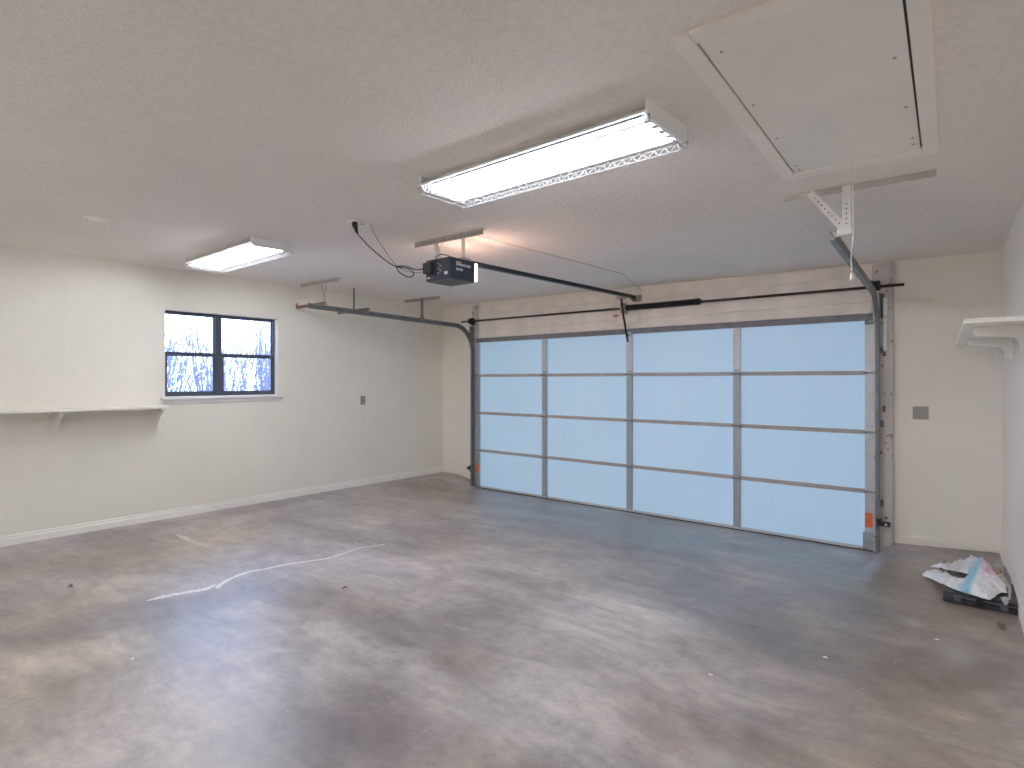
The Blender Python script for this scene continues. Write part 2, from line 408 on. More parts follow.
# baseboards (two-step profile)
def base_profile(a, b, inward, h=0.085, t=0.014, z=0.15):
    a, b = Vector(a), Vector(b); n = Vector(inward)
    prof = [(0, 0), (t, 0), (t, h*0.62), (t*0.6, h*0.74), (t*0.6, h*0.93), (0.003, h), (0, h)]
    m = MB(); A = [m.bm.verts.new(a + n*p + Vector((0, 0, z+q))) for p, q in prof]; B = [m.bm.verts.new(b + n*p + Vector((0, 0, z+q))) for p, q in prof]
    m.bm.faces.new(A); m.bm.faces.new(B[::-1])
    for i in range(len(prof)): m.bm.faces.new([A[i], A[(i+1)%len(prof)], B[(i+1)%len(prof)], B[i]])
    return m
setp(base_profile((XL, YR, 0), (XL, YB, 0), (1, 0, 0)).build('baseboard_left', 'trim'), kind='structure')
setp(base_profile((xr(YR), YR, 0), (xr(YB), YB, 0), (-1, 0, 0)).build('baseboard_right', 'trim'), kind='structure')
setp(base_profile((XL+.015, YB, 0), (-0.075, YB, 0), (0, -1, 0), h=0.06, t=0.010).build('baseboard_back_left', 'wall_back'), kind='structure')
setp(base_profile((5.015, YB, 0), (xr(YB)-.015, YB, 0), (0, -1, 0), h=0.06, t=0.010).build('baseboard_back_right', 'wall_back'), kind='structure')

# door casing: jamb posts and header boards
mb = MB(); mb.box((-0.06, -0.018, 0.0), (0.0, YB, 2.60)); mb.box((0.0, -0.018, 2.14), (0.075, YB, 2.60))
setp(mb.build('trim_1', 'jamb', bevel=0.002), kind='structure')
mb = MB(); mb.box((4.86, -0.018, 0.0), (4.978, YB, 2.563)); mb.box((4.845, -0.018, 2.14), (4.86, YB, 2.563))
mb.box((4.9785, -0.026, 0.0), (5.000, YB, 2.57))
setp(mb.build('trim_2', 'jamb', bevel=0.002), kind='structure')
for k, (z0, z1) in enumerate(((2.1335, 2.235), (2.2365, 2.465), (2.4665, 2.568))):
    mb = MB(); mb.box((0.077, -0.012, z0), (4.843, YB, z1))
    setp(mb.build('trim_%d' % (k+3), 'header', bevel=0.003), kind='structure')

mb = MB(); mb.box((-0.02, 0.0515, -0.02), (0.035, 0.10, 2.1330)); mb.box((4.825, 0.0515, -0.02), (4.8795, 0.10, 2.1330)); mb.box((0.0355, 0.0515, 2.09), (4.8245, 0.10, 2.1330))
setp(mb.build('trim_6', 'trim'), kind='structure')   # unseen stop moulding added outside the door to block leaking sky light
# ------------------------------------------------------------------ garage door
W = 4.858
door = empty('door_1', (W/2, 0, 0), 'closed double garage door of pale blue panels in a galvanised steel grid', 'garage door', kind='structure')
H4 = 2.133/4
stx = [(0.0, 0.075), (1.185, 1.255), (2.405, 2.475), (3.625, 3.695), (4.788, 4.858)]
for r in range(4):
    z0, z1 = r*H4 + (0.012 if r == 0 else 0.0), (r+1)*H4 - 0.0003
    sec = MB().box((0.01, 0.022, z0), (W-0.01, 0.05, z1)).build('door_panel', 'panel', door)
    for i, (a, b) in enumerate(stx):
        m = MB(); m.box((a, -0.004, z0+0.001), (b, 0.021, z1-0.001))
        # folded lips and punched dimples
        m.box((a, -0.008, z0+0.001), (a+0.008, -0.0041, z1-0.001)); m.box((b-0.008, -0.008, z0+0.001), (b, -0.0041, z1-0.001))
        m.build('stile', 'galvbright' if (r == 3 or i == 4) else 'galv', sec)
    for zz0, zz1 in ((z0, z0+0.02), (z1-0.02, z1)):
        for i in range(4):
            MB().box((stx[i][1]+0.001, 0.015, zz0), (stx[i+1][0]-0.001, 0.0215, zz1)).build('rail', 'doorrail', sec)
    if r < 3:
        for i, (a, b) in enumerate(stx):
            cx, zj = (a+b)/2, (r+1)*H4
            m = MB(); m.box((cx-0.030, -0.0115, zj-0.045), (cx+0.030, -0.009, zj-0.010)); m.box((cx-0.030, -0.0115, zj+0.010), (cx+0.030, -0.009, zj+0.045)); m.box((cx-0.020, -0.014, zj-0.030), (cx+0.020, -0.0116, zj+0.030))
            m.build('hinge', 'galvbright' if i == 4 else 'galv', sec)
            MB().tube([(cx-0.044, -0.019, zj), (cx+0.044, -0.019, zj)], 0.0085, 8).build('hinge_pin', 'strut', sec)
# top strut: a folded channel across the top section
m = MB(); m.sweep([(0.01, -0.010, 2.10), (4.85, -0.010, 2.10)], [(0, 0)]*0 or [(-0.03, 0.0), (0.03, 0.0), (0.03, 0.055), (0.022, 0.055), (0.022, 0.012), (-0.022, 0.012), (-0.022, 0.055), (-0.03, 0.055)], xdir=(0, 0, 1))
m.build('strut', 'strut', door)
for cx in (1.22, 2.44, 3.66, 4.81):
    m = MB(); m.box((cx-0.035, -0.045, 2.133), (cx+0.035, -0.010, 2.140)); m.box((cx-0.012, -0.062, 2.125), (cx+0.012, -0.045, 2.150))
    m.build('strut_clip', 'white', door)
MB().box((0.01, 0.0, -0.012), (W-0.01, 0.05, 0.012)).build('bottom_seal', 'black', door)
m = MB(); m.box((0.08, -0.006, 0.012), (W-0.085, 0.0215, 0.03)); m.build('bottom_rail', 'galvbright', door)
for x in (0.0, W-0.085):
    m = MB(); m.box((x-0.0, -0.014, 0.014), (x+0.085, -0.0085, 0.17)); m.box((x+0.02, -0.03, 0.03), (x+0.05, -0.0145, 0.05))
    m.build('corner_bracket', 'galv', door)
for x, w in ((0.012, 0.055), (W-0.068, 0.06)):
    m = MB(); m.box((x, -0.0105, 0.215), (x+w, -0.0082, 0.345))
    o = m.build('warning_sticker', 'orange', door); o['label'] = 'orange rectangular sticker on the end stile'
# rollers in the tracks
for x0, s in ((0.0, -1), (W, 1)):
    for z in (0.10, H4, 2*H4, 3*H4, 2.06):
        m = MB(); m.tube([(x0 - s*0.04, -0.035, z), (x0 + s*0.028, -0.035, z)], 0.006, 8); m.tube([(x0 + s*0.018, -0.035, z), (x0 + s*0.029, -0.035, z)], 0.019, 12)
        m.build('roller', 'galv', door)
m = MB(); m.box((2.41, -0.034, 2.03), (2.47, -0.0085, 2.09)); m.build('arm_bracket', 'galvbright', door)
m = MB(); m.box((4.79, -0.028, 2.03), (4.855, -0.0085, 2.075)); m.build('top_roller_bracket', 'track', door)

# ------------------------------------------------------------------ tracks
def track(x, s, yend, zend, name, label):
    t = empty(name, (x, -0.05, 0.0), label, 'door track', 'roller tracks of the garage door')
    path = [(x, -0.075, 0.01), (x, -0.075, 0.5), (x, -0.075, 1.2), (x, -0.075, 1.93)]
    for k in range(1, 10):
        a = R(90*k/9); path.append((x, -0.075 - 0.36*(1-math.cos(a)), 1.93 + 0.36*math.sin(a)))
    prof = [(-s*0.0, -0.028), (s*0.030, -0.028), (s*0.030, 0.028), (0, 0.028), (0, 0.020), (s*0.024, 0.020), (s*0.024, -0.020), (0, -0.020)]
    MB().sweep(path, prof).build('vertical_track', 'track', t)
    MB().sweep([(x, -0.436, 2.29), (x+(0.06 if s > 0 else 0), yend, zend)], prof).build('horizontal_track', 'track', t)
    # brackets to the jamb
    for z in (0.45, 1.15, 1.80):
        m = MB(); m.box((x+s*0.031, -0.09, z-0.03), (x+s*0.034, -0.0185, z+0.03)); m.box((x+s*0.031, -0.0215, z-0.03), (x+s*0.055, -0.0185, z+0.03))
        m.build('jamb_bracket', 'track', t)
    m = MB(); m.box((x+s*0.031, -0.12, 2.08), (x+s*0.034, -0.0185, 2.30)); m.box((x+s*0.031, -0.0215, 2.08), (x+s*0.06, -0.0185, 2.30))
    m.build('flag_bracket', 'track', t)
    return t
trL = track(0.025, -1, -2.64, 2.335, 'roller_track', 'dark steel track left of the garage door, curving back under ceiling over left wall')
trR = track(4.880, 1, -2.36, 2.345, 'roller_track', 'dark steel track right of the garage door, curving back towards the attic hatch')
m = MB(); m.box((4.932, -0.036, 1.80), (4.962, -0.030, 2.26)); m.box((4.932, -0.030, 1.80), (4.935, -0.0190, 2.26)); m.tube([(4.947, -0.042, 1.82), (4.947, -0.042, 2.10)], 0.012, 8)
o = m.build('rear_flange', 'shiny', trR); o['label'] = 'bright galvanised strip screwed to the jamb'
m = MB(); m.box((4.925, -0.030, 1.745), (4.950, -0.0190, 1.785)); o = m.build('rust_block', 'rust', trR); o['label'] = 'small rusty block under the bright strip'
m = MB(); m.box((4.925, -0.030, 1.255), (4.948, -0.0190, 1.31)); o = m.build('rust_block', 'rust', trR); o['label'] = 'small rusty block at mid height of the jamb'
for x, s, n, lab in ((-0.042, -1, 'safety_sensor', 'small black safety sensor on the left track near the floor'), (4.915, 1, 'safety_sensor', 'small black safety sensor on the right track near the floor')):
    t = empty(n, (x, -0.08, 0.28), lab, 'sensor', 'safety sensors at the foot of the garage door')
    m = MB(); m.box((x-0.022 if s > 0 else x-0.03, -0.11, 0.262), (x+0.075 if s > 0 else x+0.03, -0.065, 0.302)); m.build('sensor_body', 'black', t, bevel=0.006)
    m = MB()
    if s > 0: m.box((x-0.026, -0.112, 0.235), (x-0.022, -0.060, 0.325)); m.box((x-0.022, -0.112, 0.303), (x+0.012, -0.06, 0.325))
    else: m.box((x+0.031, -0.112, 0.235), (x+0.035, -0.060, 0.32)); m.box((x+0.012, -0.112, 0.303), (x+0.031, -0.06, 0.32))
    m.build('sensor_bracket', 'blackmetal', t)
    m = MB(); m.tube([(x+s*0.045, -0.112, 0.282), (x+s*0.045, -0.110, 0.282)], 0.009, 10); m.build('sensor_eye', 'galvbright', t)

# ------------------------------------------------------------------ torsion spring assembly
ts = empty('torsion_spring', (2.44, -0.09, 2.36), 'black torsion spring on a long dark shaft above the garage door', 'torsion spring')
MB().tube([(-0.19, -0.09, 2.372), (5.09, -0.09, 2.352)], 0.0135, 12).build('shaft', 'shaft', ts)
m = MB(); pts = []
turns = 70; x0, x1 = 2.50, 3.27
m2 = []
for k in range(turns*10+1):
    a = 2*math.pi*k/10; x = x0 + (x1-x0)*k/(turns*10); zc0 = 2.362
    m2.append((x, -0.09 + 0.030*math.cos(a), zc0 + 0.030*math.sin(a)))
m.tube(m2, 0.0058, 5)
m.build('coil', 'blackmetal', ts)
for x, r, w in ((2.475, 0.036, 0.035), (3.285, 0.036, 0.04)):
    m = MB(); m.tube([(x-w/2, -0.09, 2.362), (x+w/2, -0.09, 2.362)], r, 20); m.tube([(x-w*.9, -0.09, 2.362), (x+w*.9, -0.09, 2.362)], 0.026, 16); m.build('winding_cone', 'blackmetal', ts)
m = MB(); m.box((2.385, -0.13, 2.30), (2.43, -0.0170, 2.42)); m.tube([(2.38, -0.09, 2.362), (2.445, -0.09, 2.362)], 0.03, 14); m.build('anchor_bracket', 'angle', ts)
for x, s in ((0.0, -1), (4.885, 1)):
    m = MB(); m.tube([(x-0.03, -0.09, 2.362 if s > 0 else 2.372), (x+0.03, -0.09, 2.362 if s > 0 else 2.372)], [0.045, 0.045], 20)
    m.tube([(x-s*0.034, -0.09, 2.36), (x-s*0.028, -0.09, 2.36)], 0.056, 20)
    m.build('cable_drum', 'black', ts)
# vertical pad board behind the anchor
MB().box((2.30, -0.024, 2.20), (2.575, -0.0165, 2.572)).build('backing_board', 'header', ts, bevel=0.002)

# ------------------------------------------------------------------ opener
ox0, ox1, oy0, oy1, oz0, oz1 = 2.400, 2.660, -3.110, -2.815, 2.264, 2.424
op = empty('garage_door_opener', ((ox0+ox1)/2, (oy0+oy1)/2, oz0), 'dark navy garage door opener hanging from the ceiling, its lamp glowing', 'door opener')
hs = MB().box((ox0, oy0, oz0+0.004), (ox1, oy1-0.035, oz1)).build('housing', 'opener', op, bevel=0.006)
MB().box((ox0+0.004, oy0+0.004, oz0), (ox1-0.004, oy1-0.037, oz0+0.0035)).build('belly_plate', 'openerbelly', hs)
MB().box((ox0+0.006, oy1-0.0345, oz0+0.012), (ox1-0.001, oy1-0.006, oz1-0.010)).build('lamp_lens', 'lens', op, bevel=0.008)
# faint lettering on the side
m = MB()
yy = oy0+0.062
rnd = random.Random(3)
def stroke_word(m, y, z, n, h, w):
    for i in range(n):
        a = y + i*w
        m.box((ox1+0.0002, a, z), (ox1+0.0012, a+w*0.22, z+h))
        if i % 2 == 0: m.box((ox1+0.0002, a, z+h*0.8), (ox1+0.0012, a+w*0.75, z+h))
        m.box((ox1+0.0002, a, z+h*0.38), (ox1+0.0012, a+w*0.72, z+h*0.58))
        if i % 3 != 1: m.box((ox1+0.0002, a+w*0.52, z), (ox1+0.0012, a+w*0.74, z+h*0.9))
stroke_word(m, yy, oz0+0.124, 4, 0.009, 0.012)
stroke_word(m, yy, oz0+0.104, 12, 0.017, 0.0125)
stroke_word(m, yy, oz0+0.068, 5, 0.018, 0.014)
m.build('lettering', 'text', hs)
# rear face: socket block, terminals, small sticker
m = MB(); m.box((ox0-0.006, oy0-0.030, oz0+0.055), (ox0+0.085, oy0-0.0005, oz0+0.140)); m.build('plug_block', 'black', hs, bevel=0.008)
m = MB()
for i in range(5): m.box((ox0+0.13+0.022*(i % 2), oy0-0.006, oz0+0.045+i*0.018), (ox0+0.146+0.022*(i % 2), oy0-0.0005, oz0+0.055+i*0.018))
m.build('terminals', 'plate', hs)
m = MB(); m.box((ox0+0.20, oy0-0.0020, oz0+0.035), (ox0+0.232, oy0-0.0004, oz0+0.056)); m.build('rating_label', 'text', hs)
MB().box((ox0+0.02, oy0-0.0020, oz0+0.022), (ox0+0.045, oy0-0.0004, oz0+0.030)).build('rating_label', 'text', hs)
m = MB(); m.tube([(ox0+0.10, oy0+0.01, oz1-0.004), (ox0+0.13, oy0-0.02, oz1+0.008), (ox0+0.18, oy0-0.02, oz1+0.022), (ox0+0.22, oy0+0.01, oz1+0.012), (ox0+0.24, oy0+0.04, oz1-0.002)], 0.004, 6); m.build('looped_wire', 'black', hs)
m = MB(); m.tube([(2.5+i*0.0, oy1-0.10, oz0-0.001-0.001*i) for i in range(2)], 0.004, 6); m.build('button', 'galv', hs)
# slotted angle and straps
def slotted(m, a, b, w=0.038, up=(0, 0, 1)):
    m.beam(a, b, w, 0.003, up)
def holes(m, a, b, n, w, d, nrm):
    a, b, nrm = Vector(a), Vector(b), Vector(nrm)
    for i in range(n):
        p = a.lerp(b, (i+0.5)/n) + nrm
        m.tube([p, p + nrm.normalized()*0.0006], w, 8)
ya = -3.00; za0, za1 = zc(2.16), zc(2.88)
m = MB(); m.beam((2.15, ya, za0-0.022), (2.88, ya, za1-0.022), 0.003, 0.040); m.beam((2.15, ya+0.018, za0-0.002), (2.88, ya+0.018, za1-0.002), 0.038, 0.0035)
ab = m.build('ceiling_angle', 'angle', op)
m = MB(); holes(m, (2.17, ya-0.0021, za0-0.026), (2.87, ya-0.0021, za1-0.026), 22, 0.006, 0, (0, -0.0004, 0)); m.build('slot_holes', 'gap', ab)
MB().beam((2.385, ya+0.004, za0-0.02), (2.425, ya+0.004, oz1-0.002), 0.050, 0.003, up=(0, 1, 0)).build('strap', 'perf', op)
MB().beam((2.625, ya+0.06, za1-0.004), (2.625, ya+0.06, oz1-0.002), 0.003, 0.036, up=(0, 1, 0)).build('strap', 'perf', op)
m = MB(); m.box((2.60, ya+0.03, oz1-0.001), (2.655, ya+0.11, oz1+0.018)); m.build('strap_foot', 'angle', op, bevel=0.004)
m = MB(); m.tube([(2.47, -3.0, zc(2.5)-0.03), (2.455, -3.02, 2.52), (2.46, -3.01, 2.46), (2.47, -2.99, 2.425)], 0.0022, 5); m.build('antenna_wire', 'outletface', op)
m = MB(); m.tube([(2.49, -2.95, oz0+0.001), (2.491, -2.95, oz0-0.05), (2.50, -2.952, oz0-0.10)], 0.0012, 5); m.build('hanging_antenna', 'galv', op)
# rail: T-shaped, from the head to the header
m = MB(); ra, rb = (2.53, oy1-0.04, 2.434), (2.555, -0.13, 2.470)
m.beam(ra, rb, 0.032, 0.024); m.beam((2.53, oy1-0.04, 2.455), (2.555, -0.13, 2.490), 0.012, 0.014)
m.build('rail', 'rail', op)
m = MB(); m.beam((2.555, -0.150, 2.467), (2.555, -0.10, 2.468), 0.048, 0.045); m.build('rail_end', 'black', op)
m = MB(); m.box((2.52, -0.10, 2.435), (2.526, -0.0245, 2.50)); m.box((2.584, -0.10, 2.435), (2.590, -0.0245, 2.50)); m.box((2.50, -0.030, 2.43), (2.61, -0.0243, 2.51)); m.build('header_bracket', 'angle', op)
m = MB(); m.box((2.52, -0.46, 2.425), (2.58, -0.34, 2.4475)); tr = m.build('trolley', 'angle', op, bevel=0.004)
# curved arm from trolley to door
m = MB(); m.beam((2.55, -0.40, 2.440), (2.500, -0.245, 2.215), 0.004, 0.026, up=(1, 0, 0)); m.beam((2.504, -0.26, 2.25), (2.450, -0.060, 1.975), 0.004, 0.026, up=(1, 0, 0)); m.beam((2.452, -0.068, 2.06), (2.452, -0.03, 2.06), 0.006, 0.02)
m.build('arm', 'blackmetal', op)
m = MB(); m.tube([(2.50, -0.42, 2.43), (2.498, -0.42, 2.25)], 0.0016, 5); m.build('release_cord', 'red', op)
m = MB(); m.tube([(2.462, -0.42, 2.242), (2.534, -0.42, 2.242)], 0.008, 8); m.tube([(2.498, -0.42, 2.25), (2.498, -0.42, 2.222)], 0.007, 8); o = m.build('release_handle', 'red', op); o['label'] = 'red emergency release handle'

# ceiling outlet with black power cord and thin wire
pl_ = empty('ceiling_outlet', (2.32, -3.64, zc(2.32)), 'beige outlet plate on the ceiling beside the opener', 'outlet')
zt = zc(2.32)
MB().box((2.275, -3.715, zt-0.008), (2.355, -3.575, zt)).build('cover_plate', 'cover', pl_, bevel=0.003)
for y in (-3.675, -3.615): MB().box((2.30, y-0.016, zt-0.011), (2.332, y+0.016, zt-0.0082)).build('socket', 'outletface', pl_)
def smooth_path(pts, n=8):
    P = [Vector(p) for p in pts]; out = []
    for i in range(len(P)-1):
        p0, p1, p2, p3 = P[max(i-1, 0)], P[i], P[i+1], P[min(i+2, len(P)-1)]
        for k in range(n):
            t = k/n; out.append(0.5*((2*p1)+(-p0+p2)*t+(2*p0-5*p1+4*p2-p3)*t*t+(-p0+3*p1-3*p2+p3)*t**3))
    out.append(P[-1]); return out
CORDS = []   # filled below
cord = empty('power_cord', (2.316, -3.675, zt-0.03), 'black power cord looping from ceiling outlet to the opener', 'cord')
MB().tube([(2.316, -3.675, zt-0.0115), (2.316, -3.675, zt-0.030), (2.320, -3.668, zt-0.060), (2.324, -3.660, zt-0.085)], [0.020, 0.020, 0.013, 0.007], 10).build('plug', 'black', cord, smooth=False)
cp = [(2.324, -3.660, 2.53), (2.342, -3.60, 2.47), (2.355, -3.53, 2.42), (2.37, -3.46, 2.375), (2.375, -3.38, 2.345), (2.38, -3.30, 2.345), (2.385, -3.235, 2.335), (2.385, -3.215, 2.305), (2.375, -3.255, 2.285), (2.360, -3.325, 2.31), (2.37, -3.355, 2.345), (2.385, -3.29, 2.357), (2.40, -3.20, 2.342), (2.415, -3.14, 2.360)]
MB().tube(smooth_path(cp, 8), 0.0045, 8).build('cable', 'black', cord)
w = MB().tube(smooth_path([(2.345, -3.572, zt-0.004), (2.352, -3.52, 2.52), (2.36, -3.46, 2.45), (2.372, -3.39, 2.37), (2.38, -3.31, 2.33), (2.39, -3.22, 2.322), (2.41, -3.138, 2.335)], 8), 0.0022, 6).build('thin_wire', 'blackmetal')
setp(w, 'thin dark wire hanging beside the black power cord', 'wire')
w = MB().tube([(2.72, -2.96, zc(2.72)-0.006), (2.76, -2.2, zc(2.72)-0.012), (2.78, -1.6, zc(2.72)-0.006), (2.80, -0.8, zc(2.8)-0.004), (2.62, -0.03, 2.55)], 0.0025, 6).build('bell_wire', 'angle')
setp(w, 'thin pale wire run along the ceiling above the opener rail', 'wire')

# ------------------------------------------------------------------ track hangers over the left track
def hanger(loc, xa0, xa1, y, xp, tube_x0, tube_x1, zt0, label, angle=True, hook=False):
    t = empty('track_hanger', loc, label, 'hanger', 'hangers over the left door track')
    if angle:
        m = MB(); m.beam((xa0, y, zc(xa0)-0.022), (xa1, y, zc(xa1)-0.022), 0.003, 0.038); m.beam((xa0, y+0.016, zc(xa0)-0.002), (xa1, y+0.016, zc(xa1)-0.002), 0.034, 0.0035)
        m.build('ceiling_angle', 'angle', t)
    m = MB(); zt_ = zc(xp)
    if hook: m.beam((xp-0.035, y-0.003, zt_-0.03), (xp+0.003, y-0.003, zt0+0.01), 0.022, 0.003, up=(0, 1, 0)); m.beam((xp+0.035, y-0.006, zt_-0.03), (xp+0.003, y-0.006, zt0+0.01), 0.026, 0.003, up=(0, 1, 0))
    else: m.beam((xp, y-0.003, zt_-0.001), (xp, y-0.003, zt0+0.005), 0.055 if angle else 0.034, 0.004, up=(0, 1, 0))
    m.build('drop_strap', 'angle' if hook else 'track', t)
    m = MB(); m.beam((tube_x0, y, zt0+0.010), (tube_x1, y, zt0+0.010), 0.030, 0.003); m.beam((tube_x0, y-0.014, zt0+0.024), (tube_x1, y-0.014, zt0+0.024), 0.003, 0.028)
    if hook or not angle: m.beam((tube_x0+0.003, y, zt0+0.01), (tube_x0+0.003, y, zt0+0.07), 0.03, 0.005, up=(0, 1, 0)) if hook else None
    o = m.build('cross_bar', 'rust', t); o['label'] = 'rusty cross bar'
    return t
hanger((-0.06, -2.44, 2.36), -0.52, 0.24, -2.42, -0.02, -0.60, 0.03, 2.363, 'rear hanger of the left track, pale angle with splayed strap and rusty bar', True, True)
hanger((-0.3, -1.86, 2.36), 0, 0, -1.86, -0.27, -0.60, 0.05, 2.350, 'middle hanger of the left track, a bare dark strap with short rusty bar', False, False)
hanger((-0.15, -0.75, 2.33), -0.62, 0.08, -0.78, -0.26, -0.60, -0.20, 2.345, 'hanger of the left track nearest the garage door, dark strap under a long angle', True, False)

# right track hanger
hr = empty('track_hanger', (5.0, -2.47, 2.33), 'perforated steel V hanger holding the right track below the attic hatch', 'hanger')
yh = -2.49
m = MB(); m.beam((4.735, yh, zc(4.73)-0.018), (5.43, yh, zc(5.43)-0.018), 0.003, 0.034); m.beam((4.735, yh+0.022, zc(4.73)-0.002), (5.43, yh+0.022, zc(5.43)-0.002), 0.044, 0.0035)
ha = m.build('ceiling_angle', 'anglelight', hr)
d1a, d1b = Vector((4.865, yh-0.004, zc(4.85)-0.01)), Vector((5.035, yh-0.004, 2.345))
s1 = MB().beam(d1a, d1b, 0.040, 0.003, up=(0, 1, 0)).build('diagonal_strap', 'perf', hr)
m = MB(); holes(m, d1a.lerp(d1b, 0.1)+Vector((0, -0.0017, 0)), d1b+Vector((0, -0.0017, 0)), 9, 0.0045, 0, (0, -0.0004, 0)); m.build('slot_holes', 'gap', s1)
v1a, v1b = Vector((5.045, yh-0.008, zc(5.0)-0.004)), Vector((5.045, yh-0.008, 2.330))
s2 = MB().beam(v1a, v1b, 0.040, 0.003, up=(0, 1, 0)).build('vertical_strap', 'perf', hr)
m = MB(); holes(m, v1a.lerp(v1b, 0.35)+Vector((0, -0.0017, 0)), v1b+Vector((0, -0.0017, 0)), 6, 0.0045, 0, (0, -0.0004, 0)); m.build('slot_holes', 'gap', s2)
m = MB(); m.box((4.985, yh-0.016, 2.312), (5.07, yh+0.03, 2.317)); m.box((5.0, yh-0.016, 2.318), (5.07, yh-0.012, 2.345)); m.tube([(4.99, yh-0.03, 2.325), (4.99, yh+0.0, 2.325)], 0.007, 8); m.build('foot_plate', 'perf', hr)

# ------------------------------------------------------------------ attic hatch
hx0, hx1, hy0, hy1 = 4.842, 5.484, -4.33, -2.805
hz = lambda x: zc(x)
ht = empty('attic_hatch', (5.163, -3.57, zc(5.163)), 'cream attic access hatch with framed panel set in the ceiling', 'attic hatch')
def slab(m, x0, x1, y0, y1, t, off=0.0):
    m.prism([(x0, y0, zc(x0)-off), (x1, y0, zc(x1)-off), (x1, y1, zc(x1)-off), (x0, y1, zc(x0)-off)], (0, 0, -t))
bw = 0.058
m = MB(); slab(m, hx0, hx0+bw, hy0, hy1, 0.017); slab(m, hx1-bw, hx1, hy0, hy1, 0.017); slab(m, hx0+bw, hx1-bw, hy1-bw-0.02, hy1, 0.017); slab(m, hx0+bw, hx1-bw, hy0, hy0+bw, 0.017)
m.build('frame_trim', 'hatchframe', ht, bevel=0.004)
m = MB(); slab(m, hx0+bw-0.002, hx1-bw+0.002, hy0+bw-0.002, hy1-bw-0.018, 0.0025); m.build('shadow_gap', 'gap', ht)
m = MB(); slab(m, hx0+bw+0.008, hx1-bw-0.008, hy0+bw+0.006, hy1-bw-0.030, 0.010, 0.003); hp = m.build('hatch_panel', 'hatch', ht)
for (x, y) in [(hx0+bw+0.05, -4.18), (hx0+bw+0.035, -3.75), (hx0+bw+0.035, -3.38), (hx0+bw+0.035, -2.98), (hx1-bw-0.045, -3.82), (hx1-bw-0.035, -3.40), (hx1-bw-0.03, -3.05), (hx1-bw-0.03, -2.97), (hx0+bw+0.035, -2.93)]:
    m = MB(); m.tube([(x, y, zc(x)-0.0131), (x, y, zc(x)-0.0155)], 0.006, 8); m.build('screw', 'angle', hp)
ht.rotation_euler = (0, 0, R(2.1))
pc = empty('pull_cord', (5.139, -2.93, 2.0), 'white pull cord with small bell knob hanging from the attic hatch', 'pull cord')
MB().tube(smooth_path([(5.139, -2.93, zc(5.14)-0.014), (5.140, -2.932, 2.4), (5.141, -2.930, 2.2), (5.134, -2.932, 2.12), (5.136, -2.93, 2.032)], 5), 0.0022, 6).build('cord', 'string', pc)
MB().tube([(5.136, -2.93, 2.035), (5.136, -2.93, 2.028), (5.136, -2.93, 2.006), (5.136, -2.93, 1.999)], [0.004, 0.006, 0.011, 0.010], 12).build('knob', 'string', pc)

